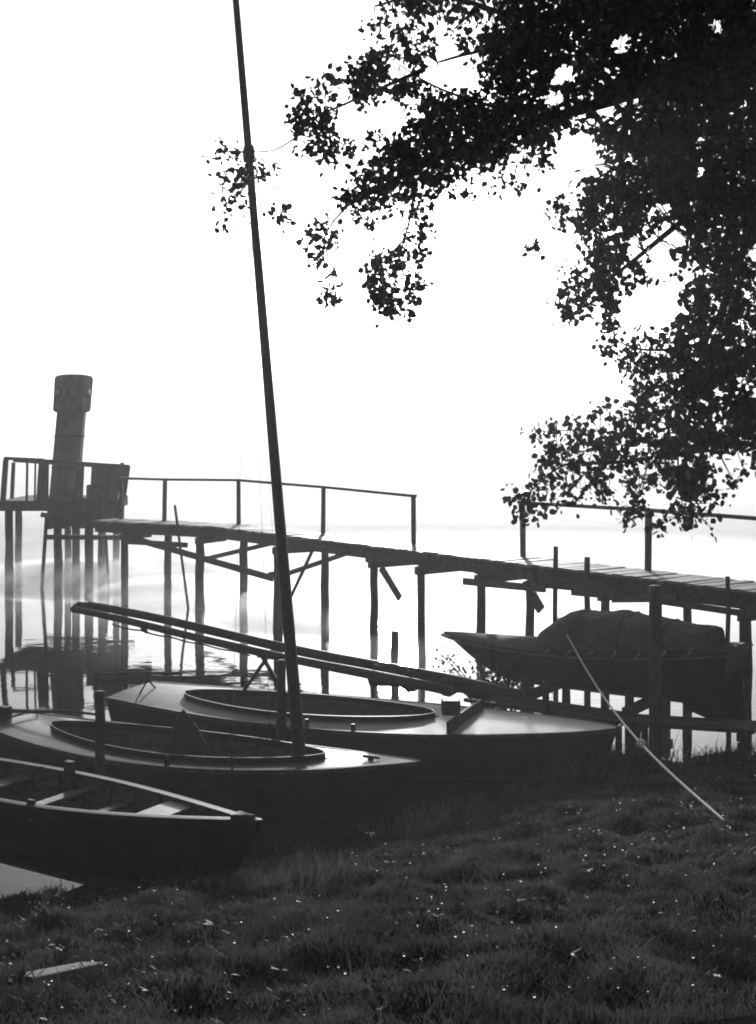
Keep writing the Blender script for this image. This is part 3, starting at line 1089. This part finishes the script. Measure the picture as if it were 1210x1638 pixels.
cab = mbc.build('cabin_cover', M['cover'], Dt.root, False, True)
for u in (.2, .34, .48):
    i = round((u - .075) / .55 * N)
    MB().tube([Vector(p) + Vector((0, 0, .006)) for p in rows[i]], .012, 5).build('hoop_seam', M['canvas'], cab, False)
for sd in (-1, 1):
    for i in range(2, N - 1, 4):
        p = Vector(rows[i][0 if sd < 0 else 16]) + Vector((0, sd * .012, .06))
        u = lerp(.075, .625, i / N)
        q_ = Dt.pt(u, 1, sd)
        MB().tube([p, Vector((q_.x, q_.y + sd * .008, q_.z - .02))], .007, 5).build('tie_line', M['rope'], cab, False)
    MB().tube([Vector(r[0 if sd < 0 else 16]) + Vector((0, sd * .012, .06 + .012 * math.sin(i * 2.1))) for i, r in enumerate(rows[:-1])], .011, 5).build('lashing', M['rope'] if False else M['spar'], cab, False)
x0 = Dt.x(0)
mb = MB().add([(x0 + .1, 0, .95), (x0 - .02, 0, .95), (x0 - .1, 0, .2), (x0 + .05, 0, .14), (x0 + .8, 0, .36), (x0 + .9, 0, .52)], [(0, 1, 2, 3, 4, 5)])
solid(mb.build('skeg', M['hull_dark'], Dt.root, False), .05, 0)

# timber cradle under it
crd = thing('boat_cradle', (Dt.root.location.x, Dt.root.location.y, 0), 'rough timber cradle of posts and bearers carrying the cabin boat', 'cradle')
dv = Vector((math.cos(Dt.rz), math.sin(Dt.rz))); pv = Vector((-dv.y, dv.x))
for u in (.28, .62):
    c2 = Vector((Dt.root.location.x, Dt.root.location.y)) + dv * Dt.x(u)
    zk = Dt.keel(u)
    MB().beam(v3(c2 - pv * .85, zk - .07), v3(c2 + pv * .85, zk - .07), .12, .13, jit=.05).build('bearer', M['timber'], crd)
    for sg in (-1, 1):
        p = c2 + pv * sg * .72
        MB().tube([v3(p, -.8), v3(p, 0), v3(p, zk + .12 + (.1 if sg > 0 else 0))], [.075, .07, .065], 8, .05).build('post', M['pile'], crd, None, True)

# ------------------------------------------------------------------ loose piles
def lone_pile(px, ytop, d, wp, label, lean=(0, 0), bottom=-.8, cat='mooring pile'):
    x = (px - 605) * d / FOC
    r = wp * d / FOC / 2
    z1 = EYE - (ytop - HOR) * d / FOC
    mb = MB()
    n = 7
    pts = [(x + lean[0] * i / n + random.uniform(-.008, .008), d + random.uniform(-.008, .008), bottom + (z1 - bottom) * i / n) for i in range(n)]
    pts.append((x + lean[0], d, z1))
    pts.append((x + lean[0], d, z1 + .012))
    rr = [r * random.uniform(.97, 1.05) for _ in range(n)] + [r * .97, r * .75]
    o = mb.tube(pts, rr, 12, .035).build('mooring_pile', M['pile'], None, (x, d, 0), True)
    return tag(o, label, cat, 'mooring piles among the boats')


lone_pile(162, 1107, 14.35, 16, 'square topped mooring pile between the rowing boat and the masted sailing boat', lean=(-.02, 0))
lone_pile(449, 1057, 15.85, 15, 'thin mooring pile between the two sailing boats, just left of the mast', lean=(.01, 0))
lone_pile(1049, 938, 16.6, 21, 'thick tall mooring pile standing by the bank in front of the cabin boat')
lone_pile(632, 1010, 23.3, 14, 'short broken pile stump in the bright water below the pier', cat='pile stump')
lone_pile(873, 1090, 17.9, 11, 'short dark pile beside the low gangway below the cabin boat')

# ------------------------------------------------------------------ low gangway behind the bows
gw = thing('low_gangway', (3.3, 17.4, 0), 'low plank gangway just above the water behind the sailing boat bows', 'gangway')
g = [Vector((1.35, 19.0)), Vector((3.35, 17.2)), Vector((5.0, 16.45)), Vector((7.6, 15.9))]
for i in range(3):
    a, b_ = g[i], g[i + 1]
    u = (b_ - a).normalized(); nv = Vector((-u.y, u.x))
    for j in range(3):
        off = nv * (j * .2)
        z = .34 + random.uniform(-.01, .01) + .12 * i / 2
        MB().beam(v3(a + off + u * .01, z), v3(b_ + off - u * random.uniform(.01, .06), z + .06), .185, .05, jit=.04).build('plank', M['timber'], gw)
    for f in (.12, .88):
        p = a.lerp(b_, f)
        MB().beam(v3(p - nv * .1, .26 + .06 * i + .05 * f), v3(p + nv * .55, .26 + .06 * i + .05 * f), .09, .1).build('bearer', M['timber'], gw)
        for e in (-.02, .46):
            q = p + nv * e
            MB().tube([v3(q, -.7), v3(q, .22 + .06 * i)], .05, 8, .06).build('pile', M['pile'], gw, None, True)

# ------------------------------------------------------------------ mooring rope to the bank
gx, gy = None, None
for d in np.arange(6, 16, .02):
    p = W(1160, 1318, d)
    if ground(p.x, p.y) > p.z:
        break
rope_end = W(1160, 1318, d); rope_end.z = float(ground(rope_end.x, rope_end.y)) + .02
best = min((abs(605 + FOC * q.x / q.y - 893), u_, q) for u_ in np.linspace(.52, .66, 57) for q in [Dt.root.matrix_basis @ Vector((Dt.x(u_), -.28, 0))])
rope_start = best[2].copy()
rope_start.z = EYE - (988 - HOR) * rope_start.y / FOC
print('rope at', best[1], rope_start.z - Dt.sheer(best[1]))
rope = thing('mooring_rope', rope_end, 'pale twisted mooring rope stretched from the cabin boat down to the grass', 'rope')
NP = 260
for ph in range(3):
    pts = []
    for i in range(NP):
        f = i / (NP - 1)
        p = rope_start.lerp(rope_end, f) - Vector((0, 0, .3 * math.sin(PI * f)))
        an = f * 2 * PI * 58 + ph * 2 * PI / 3
        pts.append(p + Vector((math.cos(an) * .007, 0, math.sin(an) * .007)))
    MB().tube(pts, .0074, 5).build('strand', M['rope'], rope, None, True)
f = .66
kc = rope_start.lerp(rope_end, f) - Vector((0, 0, .3 * math.sin(PI * f)))
pts = []
for i in range(70):
    a = i / 69 * 2 * PI * 3
    pts.append(kc + Vector((math.cos(a) * .034 + .012 * math.sin(2.3 * a), .03 * math.sin(a * .66), math.sin(a) * .034)))
MB().tube(pts, .011, 6).build('knot', M['rope'], rope, None, True)

# ------------------------------------------------------------------ board lying in the grass
def ground_hit(px, py):
    for d in np.arange(2.0, 20, .02):
        p = W(px, py, d)
        if ground(p.x, p.y) > p.z:
            return p
    return p


pa, pb = ground_hit(28, 1578), ground_hit(148, 1556)
o = bevel(MB().beam(pa + Vector((0, 0, .022)), pb + Vector((0, 0, .035)), .11, .03, jit=.05).build('loose_board', M['timber'], None, pa), .005)
tag(o, 'pale loose board lying in the grass at the lower left', 'board')

# ------------------------------------------------------------------ the tree
TB = Vector((5.3, 10.9, 0)); TB.z = float(ground(TB.x, TB.y)) - .1
tree = thing('broadleaf_tree', TB, 'large broadleaf tree whose dark leafy boughs hang over the water from the right', 'tree')
limbs = []


def limb(pts, r0, r1, name='branch', n=9):
    pts = [Vector(p) for p in pts]
    # smooth
    out = []
    for i in range(len(pts) - 1):
        p0 = pts[max(i - 1, 0)]; p1 = pts[i]; p2 = pts[i + 1]; p3 = pts[min(i + 2, len(pts) - 1)]
        for k in range(5):
            t_ = k / 5
            out.append(.5 * ((2 * p1) + (p2 - p0) * t_ + (2 * p0 - 5 * p1 + 4 * p2 - p3) * t_ ** 2 + (-p0 + 3 * p1 - 3 * p2 + p3) * t_ ** 3))
    out.append(pts[-1])
    m = len(out)
    rr = [lerp(r0, r1, (i / (m - 1)) ** (.8 if name == 'trunk' else .45)) for i in range(m)]
    MB().tube(out, rr, n, .05).build(name, M['bark'], tree, None, True)
    limbs.extend((p, r) for p, r in zip(out, rr))


limb([TB, TB + Vector((-.1, .05, 1.5)), TB + Vector((-.25, .1, 3.6)), TB + Vector((-.2, .2, 6)), TB + Vector((.1, .2, 9))], .36, .14, 'trunk', 12)
crotch = TB + Vector((-.25, .1, 3.8))
limb([crotch, W(1330, 120, 11.0), W(1200, 70, 11.2), W(1040, 140, 11.6), W(880, 190, 11.9), W(720, 245, 12.2), W(610, 300, 12.4), W(545, 335, 12.5)], .17, .015)
limb([W(880, 190, 11.9), W(770, 165, 12.1), W(690, 135, 12.2), W(620, 90, 12.2)], .04, .004)
limb([W(680, 110, 12.1), W(590, 150, 12.3), W(500, 190, 12.5), W(470, 215, 12.6)], .03, .006)
limb([W(660, 265, 12.3), W(660, 330, 12.3), W(640, 410, 12.3), W(625, 490, 12.3)], .025, .005)
limb([W(560, 325, 12.5), W(520, 380, 12.5), W(525, 470, 12.5)], .018, .004)
limb([W(500, 200, 12.5), W(440, 240, 12.7), W(380, 245, 12.8), W(355, 300, 12.8)], .014, .004)
limb([W(400, 243, 12.75), W(440, 290, 12.7), W(458, 350, 12.7)], .009, .003)
limb([TB + Vector((-.2, .2, 5.4)), W(1330, -80, 10.6), W(1180, -40, 10.9), W(1000, 0, 11.3), W(850, 30, 11.6), W(700, -10, 11.9), W(600, 10, 12)], .14, .01)
limb([W(700, 100, 12.0), W(745, 87, 12.0), W(800, 75, 11.9)], .008, .018)
limb([crotch - Vector((0, 0, .3)), W(1400, 330, 11.3), W(1250, 300, 11.6), W(1130, 330, 11.8), W(1010, 420, 12.0), W(930, 480, 12.0)], .13, .01)
limb([W(1250, 300, 11.6), W(1180, 420, 11.9), W(1130, 540, 12.1), W(1040, 560, 12.2), W(985, 545, 12.2)], .06, .006)
limb([W(1130, 540, 12.1), W(1110, 640, 12.2), W(1085, 730, 12.3), W(1095, 830, 12.3)], .04, .005)
limb([TB + Vector((-.15, .05, 2.2)), W(1400, 640, 11.6), W(1210, 685, 12.1), W(1120, 720, 12.3), W(980, 740, 12.6), W(900, 745, 12.7), W(835, 800, 12.8)], .09, .006)
limb([W(1080, 715, 12.4), W(960, 690, 12.6), W(860, 690, 12.7)], .02, .004)
limb([W(1040, 735, 12.5), W(1010, 820, 12.6)], .012, .004)
limb([W(1010, 150, 11.6), W(985, 300, 11.8), W(950, 360, 11.9)], .04, .006)
limb([W(960, 340, 11.9), W(890, 340, 12.0), W(850, 400, 12.1)], .012, .004)
# limbs outside the picture, above and behind
limb([TB + Vector((-.1, .2, 6.2)), TB + Vector((-1.5, 1.2, 8.2)), TB + Vector((-3.2, 1.6, 9.5))], .11, .02)
limb([TB + Vector((-.1, .2, 6.8)), TB + Vector((1.6, .8, 8.6)), TB + Vector((3.0, 1.0, 9.6))], .1, .02)
limb([TB + Vector((-.2, .1, 4.6)), TB + Vector((1.6, -1.2, 6.2)), TB + Vector((3.0, -1.8, 7))], .1, .02)
limb([TB + Vector((-.2, .15, 5.2)), TB + Vector((-1.6, -1.4, 7.0)), TB + Vector((-3.4, -2.6, 8.0)), TB + Vector((-6.0, -6.0, 8.8))], .12, .02)
limb([TB + Vector((-1.4, -1.2, 6.8)), TB + Vector((-1.2, -3.4, 7.9)), TB + Vector((-1.0, -5.6, 8.6))], .07, .015)

# leaf masses: x0,y0,x1,y1 in the photograph, cover, depth, half thickness
clumps = [
    (590, -20, 622, 42, .55, 12.0), (640, -30, 800, 26, .85, 11.9), (620, 40, 716, 105, .6, 12.1), (560, 80, 622, 156, .93, 12.2), (717, 40, 765, 84, .6, 12.0),
    (768, 30, 830, 130, .9, 11.9), (662, 150, 810, 262, .95, 12.1), (628, 128, 690, 208, .6, 12.1), (467, 138, 537, 215, .8, 12.5), (478, 195, 530, 246, .55, 12.5),
    (520, 198, 645, 282, .55, 12.4), (615, 212, 720, 300, .88, 12.2), (560, 275, 640, 336, .85, 12.4), (535, 310, 575, 345, .6, 12.5), (490, 345, 540, 430, .62, 12.5),
    (513, 436, 545, 493, .55, 12.5), (575, 342, 615, 384, .5, 12.4), (648, 300, 688, 405, .65, 12.3), (587, 388, 676, 500, .68, 12.3), (600, 440, 640, 500, .4, 12.3), (728, 240, 768, 322, .35, 12.1),
    (337, 225, 396, 305, .48, 12.8), (352, 300, 392, 360, .48, 12.8), (392, 225, 412, 300, .4, 12.8), (414, 255, 436, 287, .6, 12.7), (440, 316, 476, 366, .42, 12.7), (513, 80, 555, 136, .28, 12.4),
    (765, 215, 890, 305, .42, 12.0), (800, -40, 1000, 110, .93, 11.5), (790, 90, 900, 235, .9, 11.9), (900, 100, 1060, 215, .88, 11.7), (980, -40, 1240, 150, .96, 11.0),
    (940, 200, 1080, 320, .93, 11.8), (1040, 120, 1240, 330, .96, 11.4), (928, 285, 1025, 430, .86, 11.9), (1010, 280, 1110, 370, .8, 11.8), (1090, 300, 1240, 440, .93, 11.6),
    (860, 312, 912, 374, .5, 12.0), (834, 372, 876, 422, .38, 12.1), (878, 425, 955, 506, .64, 12.0), (950, 400, 1005, 520, .75, 12.0), (956, 512, 992, 552, .45, 12.2), (990, 525, 1042, 588, .68, 12.2),
    (962, 552, 988, 584, .28, 12.2), (1015, 425, 1060, 458, .3, 11.9), (1020, 395, 1110, 455, .45, 11.8), (1095, 420, 1240, 580, .88, 11.8), (1048, 505, 1115, 590, .76, 12.0), (1020, 562, 1130, 720, .86, 12.2),
    (1100, 560, 1240, 715, .9, 11.9), (1015, 610, 1052, 664, .5, 12.3), (844, 662, 922, 713, .36, 12.7), (934, 648, 1022, 704, .58, 12.6), (872, 685, 1055, 790, .7, 12.6),
    (818, 752, 890, 822, .62, 12.8), (885, 760, 938, 808, .46, 12.7), (1045, 698, 1126, 790, .87, 12.3), (1076, 732, 1176, 792, .6, 12.3), (1164, 722, 1212, 757, .36, 12.2), (1164, 676, 1240, 713, .55, 12.1),
    (988, 785, 1036, 836, .66, 12.6), (1074, 785, 1142, 842, .62, 12.3), (1044, 818, 1070, 852, .5, 12.5), (1210, -60, 1420, 420, .9, 11.0), (1220, 400, 1400, 680, .7, 11.5),
    (800, -230, 1400, -20, .75, 11.0), (640, -120, 820, -20, .6, 11.9),
]
holes = [(900, 118, 28, 20), (885, 153, 20, 14), (993, 67, 22, 20), (1026, 60, 6, 14), (970, 172, 13, 22), (1005, 160, 20, 10), (931, 182, 15, 10), (1147, 40, 12, 14), (1117, 227, 10, 8), (1120, 273, 13, 12),
         (1063, 331, 12, 18), (1100, 322, 11, 10), (1076, 372, 30, 24), (1020, 394, 18, 24), (1057, 428, 32, 18), (1205, 405, 12, 22), (920, 232, 38, 28), (945, 262, 34, 22), (720, 100, 36, 26), (672, 180, 10, 12), (600, 340, 24, 10), (618, 365, 16, 20), (1050, 480, 40, 38), (1098, 496, 10, 8),
         (1110, 545, 14, 8), (1150, 485, 10, 12), (1152, 625, 14, 10), (1045, 715, 12, 7), (1195, 470, 6, 6)]
leaf_p = []; leaf_s = []
twigs = MB()
LS = 12.0
limb_pts = np.array([tuple(p) for p, r in limbs])
for (x0, y0, x1, y1, cov, dep) in clumps:
    cx, cy, hx, hy = (x0 + x1) / 2, (y0 + y1) / 2, (x1 - x0) / 2, (y1 - y0) / 2
    area = 4 * hx * hy * .85
    nleaf = -math.log(max(1 - cov, .02)) * area / 30.0
    off = y0 < -60 or x0 > 1205
    if off: nleaf *= .55
    ntw = max(2, int(nleaf / 10))
    thick = .25 + .4 * min(1, hx / 90)
    cnt = W(cx, cy, dep)
    # branchlet from the nearest limb to the clump
    dd = np.linalg.norm(limb_pts - np.array(cnt), axis=1)
    near = Vector(limb_pts[int(np.argmin(dd))])
    tw_c = []
    for k in range(ntw):
        for _ in range(20):
            a, b_ = random.uniform(-1, 1), random.uniform(-1, 1)
            if abs(a) ** 2.6 + abs(b_) ** 2.6 < 1: break
        q = W(cx + a * hx, cy + b_ * hy, dep + random.gauss(0, thick))
        tw_c.append(q)
        if not off:
            dd = np.linalg.norm(limb_pts - np.array(q), axis=1)
            st = Vector(limb_pts[int(np.argmin(dd))])
            if (st - q).length < 1.0:
                twigs.tube([st, st.lerp(q, .5) + Vector((0, 0, .03)), q], [.0075, .006, .004], 3, 0, False)
        m = random.randint(12, 20)
        for i in range(m):
            s_ = random.gauss(0, .055)
            lp = q + Vector((random.gauss(0, .053), random.gauss(0, .075), random.gauss(-.02, .053)))
            px = 605 + FOC * lp.x / lp.y; py = HOR - FOC * (lp.z - EYE) / lp.y
            bad = False
            for hxx in holes:
                if ((px - hxx[0]) / hxx[2]) ** 2 + ((py - hxx[1]) / hxx[3]) ** 2 < random.uniform(.55, 1.0):
                    bad = True; break
            if not bad:
                leaf_p.append(tuple(lp)); leaf_s.append(random.choice((.6, .8, .95, 1.1, 1.3)) * random.uniform(.9, 1.1))
# crown outside the picture
for (dx, dy, dz, rx, ry, rz, n) in ((-2.4, 1.4, 9.6, 2.2, 1.8, 1.4, 1300), (2.4, .8, 9.4, 2.2, 2, 1.6, 1300), (.2, .4, 10.2, 2.2, 2, 1.2, 1000), (2.6, -1.6, 6.8, 1.8, 1.6, 1.6, 900), (-1.9, -1.6, 8.3, 1.6, 1.2, 1.0, 700), (3.2, 1.2, 5.5, 1.6, 2, 2.0, 900), (-4.5, -2.5, 8.6, 2.6, 2.6, 1.2, 1700), (-1.5, -5.0, 8.4, 3.2, 2.6, 1.3, 1900), (-6.0, -6.5, 8.8, 2.8, 2.6, 1.2, 1500), (1.8, -4.6, 7.4, 2.6, 2.4, 1.6, 1500)):
    for i in range(n):
        v = rng.normal(size=3); v /= np.linalg.norm(v); v *= rng.random() ** .45
        leaf_p.append((TB.x + dx + v[0] * rx, TB.y + dy + v[1] * ry, TB.z + dz + v[2] * rz)); leaf_s.append(random.uniform(1.6, 2.6))
P = np.array(leaf_p); S = np.array(leaf_s)
nl = len(P)
base = np.array([(0, 0, 0), (-.42, .3, .06), (-.36, .72, .05), (0, 1.08, -.04), (.36, .72, .05), (.42, .3, .06)]) * .058
ax = rng.normal(size=(nl, 3)) + np.array([0, 0, -.9]); ax /= np.linalg.norm(ax, axis=1, keepdims=True)
tmp = rng.normal(size=(nl, 3))
sd = np.cross(ax, tmp); sd /= np.linalg.norm(sd, axis=1, keepdims=True)
nn = np.cross(sd, ax)
V = P[:, None] + S[:, None, None] * (base[None, :, 0:1] * sd[:, None] + base[None, :, 1:2] * ax[:, None] + base[None, :, 2:3] * nn[:, None])
Fl = (np.array([(0, 1, 2, 3), (0, 3, 4, 5)])[None] + (np.arange(nl) * 6)[:, None, None]).reshape(-1, 4)
V = V.reshape(-1, 3) - np.array(TB)
lo = np_mesh('foliage', V, Fl, M['leaf'])
lo.parent = tree
lo['kind'] = 'stuff'
tw = twigs.build('twigs', M['bark'], tree)
tw['kind'] = 'stuff'
print('leaves', nl)

# ------------------------------------------------------------------ shrub in the shallows by the cabin boat's bow
sc = Vector((2.0, 20.0, 0))
sc = Vector(((795 - 605) * 19.5 / FOC, 19.5, 0))
shrub = thing('shrub', sc, 'low dark shrub growing from the shallows under the bow of the cabin boat', 'shrub')
st = MB()
sl = []
for i in range(40):
    tx = random.gauss(0, .45); ty = random.gauss(0, .22); tz = random.uniform(.5, 1.1) - max(0, tx) * .4
    st.tube([sc + Vector((tx * .2, ty * .2, -.3)), sc + Vector((tx * .6, ty * .6, tz * .6)), sc + Vector((tx, ty, tz))], [.012, .009, .004], 4, 0, False)
    for k in range(26):
        f = random.uniform(.3, 1.05)
        sl.append((sc.x + tx * f + random.gauss(0, .06), sc.y + ty * f + random.gauss(0, .06), max(.05, tz * f + random.gauss(0, .06))))
stm = st.build('stems', M['bark'], shrub)
P2 = np.array(sl); n2_ = len(P2)
ax = rng.normal(size=(n2_, 3)); ax /= np.linalg.norm(ax, axis=1, keepdims=True)
sd = np.cross(ax, rng.normal(size=(n2_, 3))); sd /= np.linalg.norm(sd, axis=1, keepdims=True)
nn = np.cross(sd, ax)
V = P2[:, None] + .9 * (base[None, :, 0:1] * sd[:, None] + base[None, :, 1:2] * ax[:, None] + base[None, :, 2:3] * nn[:, None])
Fl = (np.array([(0, 1, 2, 3), (0, 3, 4, 5)])[None] + (np.arange(n2_) * 6)[:, None, None]).reshape(-1, 4)
o = np_mesh('foliage', V.reshape(-1, 3) - np.array(sc), Fl, M['leaf'])
o.parent = shrub
o['kind'] = 'stuff'

# ------------------------------------------------------------------ grass on the bank
def blades(X, Y, hgt, wid):
    n = len(X)
    Z = ground(X, Y) - .01
    az = rng.uniform(0, 2 * PI, n)
    lean = rng.uniform(.1, .95, n) * hgt
    laz = rng.uniform(0, 2 * PI, n)
    sx, sy = np.cos(az) * wid / 2, np.sin(az) * wid / 2
    lx, ly = np.cos(laz) * lean, np.sin(laz) * lean
    b0 = np.stack([X - sx, Y - sy, Z], 1); b1 = np.stack([X + sx, Y + sy, Z], 1)
    m0 = np.stack([X - sx * .8 + lx * .35, Y - sy * .8 + ly * .35, Z + hgt * .6], 1); m1 = np.stack([X + sx * .8 + lx * .35, Y + sy * .8 + ly * .35, Z + hgt * .6], 1)
    tp = np.stack([X + lx, Y + ly, Z + hgt * .95], 1)
    V = np.stack([b0, b1, m1, m0, tp], 1).reshape(-1, 3)
    k = (np.arange(n) * 5)[:, None]
    F = np.concatenate([k + np.array([[0, 1, 2]]), k + np.array([[0, 2, 3]]), k + np.array([[3, 2, 4]])], 0)
    return V, F


NB = 420000
d = 3.6 + (rng.random(NB) ** .8) * 14.0
px = rng.uniform(-90, 1300, NB)
X = (px - 605) * d / FOC; Y = d
g = ground(X, Y)
# uneven growth: tufts and thin patches
patch = .45 + .4 * np.sin(13.1 * X + 4.1 * Y) * np.sin(11.7 * Y - 5.3 * X) + .5 * np.sin(1.7 * X + .9 * Y + 1) * np.sin(1.1 * X - 2.3 * Y) + .35 * np.sin(6.1 * X + 3.3 * Y) * np.sin(4.2 * Y - 5 * X)
keep = (g > .03) & (rng.random(NB) < np.clip(.5 + .75 * patch, .22, 1))
X, Y, d, patch = X[keep], Y[keep], d[keep], patch[keep]
hg = (.024 + .038 * np.clip(patch, 0, 1.3)) * rng.uniform(.6, 1.5, len(X))
edge = np.clip(1 - ground(X, Y) / .45, 0, 1)
hg *= 1 + .8 * edge
tall = rng.random(len(X)) < .012
hg[tall] *= 2.2
wd = .003 + .0005 * d + rng.uniform(0, .003, len(X))
V, F = blades(X, Y, hg, wd)
o = np_mesh('grass', V, F, M['grass'])
tag(o, kind='stuff')
# long tufts at the water's edge and round the bows
tx, ty, th = [], [], []
for (cx, cy, n, r, h) in ((2.95, 15.55, 420, .22, .5), (3.4, 15.7, 200, .25, .35), (2.3, 14.9, 260, .3, .4), (.6, 13.4, 260, .3, .3), (4.6, 16.1, 240, .35, .28), (-1.1, 9.8, 160, .35, .14), (-1.7, 10.35, 420, .4, .2), (-.85, 9.95, 380, .3, .24), (-2.0, 11.0, 160, .3, .16), (1.5, 14.1, 240, .35, .3), (-.4, 12.8, 240, .3, .3), (5.6, 16.4, 200, .4, .28)):
    tx.append(rng.normal(cx, r, n)); ty.append(rng.normal(cy, r * .7, n)); th.append(h * rng.uniform(.4, 1.2, n))
tx, ty, th = map(np.concatenate, (tx, ty, th))
V, F = blades(tx, ty, th, .012 + 0 * tx)
tag(np_mesh('tall_grass', V, F, M['grass']), kind='stuff')

# dew on the blades
nd = 650
d = 3.8 + (rng.random(nd) ** .8) * 13
px = rng.uniform(-60, 1270, nd)
X = (px - 605) * d / FOC; Y = d
g = ground(X, Y)
k_ = g > .05
X, Y, g, d = X[k_], Y[k_], g[k_], d[k_]
nd = len(X)
ctr = np.stack([X, Y, g + rng.uniform(.03, .09, nd)], 1)
u_, v_ = np.meshgrid(np.linspace(0, 2 * PI, 9)[:-1], np.linspace(0, PI, 6))
sp = np.stack([np.cos(u_) * np.sin(v_), np.sin(u_) * np.sin(v_), np.cos(v_)], -1).reshape(-1, 3)
fi = []
for i in range(5):
    for j in range(8):
        fi.append((i * 8 + j, i * 8 + (j + 1) % 8, (i + 1) * 8 + (j + 1) % 8, (i + 1) * 8 + j))
fi = np.array(fi)
V = ctr[:, None] + sp[None] * (rng.uniform(.002, .008, nd) * (.6 + d / 12))[:, None, None]
F = (fi[None, :, ::-1] + (np.arange(nd) * 48)[:, None, None]).reshape(-1, 4)
dm = bpy.data.materials.new('dew')
dm.use_nodes = True
b = dm.node_tree.nodes['Principled BSDF']
b.inputs['Base Color'].default_value = (.9, .9, .9, 1)
b.inputs['Transmission Weight'].default_value = 1.0
b.inputs['IOR'].default_value = 1.33
b.inputs['Roughness'].default_value = .05
tag(np_mesh('dew_drops', V.reshape(-1, 3), F, dm, True), kind='stuff')

# low broad-leaved weeds among the grass
nw = 900
d = 3.9 + (rng.random(nw) ** .8) * 11
px = rng.uniform(-60, 1270, nw)
X = (px - 605) * d / FOC; Y = d
k_ = ground(X, Y) > .12
X, Y = X[k_], Y[k_]
wp, wa, ws = [], [], []
for x_, y_ in zip(X, Y):
    z_ = float(ground(x_, y_))
    n_ = random.randint(5, 10); sz = random.uniform(.25, .65)
    for q in range(n_):
        an = 2 * PI * q / n_ + random.uniform(-.3, .3)
        wp.append((x_, y_, z_ + .012)); wa.append((math.cos(an), math.sin(an), random.uniform(.25, 1.1))); ws.append(sz * random.uniform(.8, 1.2))
wp = np.array(wp); ax = np.array(wa); ax /= np.linalg.norm(ax, axis=1, keepdims=True); ws = np.array(ws)
sd = np.cross(ax, np.array([0, 0, 1.0])); sd /= np.linalg.norm(sd, axis=1, keepdims=True)
nn = np.cross(sd, ax)
bw_ = base * np.array([.8, 1.5, 1])
V = wp[:, None] + ws[:, None, None] * (bw_[None, :, 0:1] * sd[:, None] + bw_[None, :, 1:2] * ax[:, None] + bw_[None, :, 2:3] * nn[:, None])
Fl = (np.array([(0, 1, 2, 3), (0, 3, 4, 5)])[None] + (np.arange(len(wp)) * 6)[:, None, None]).reshape(-1, 4)
tag(np_mesh('weeds', V.reshape(-1, 3), Fl, M['weed']), kind='stuff')
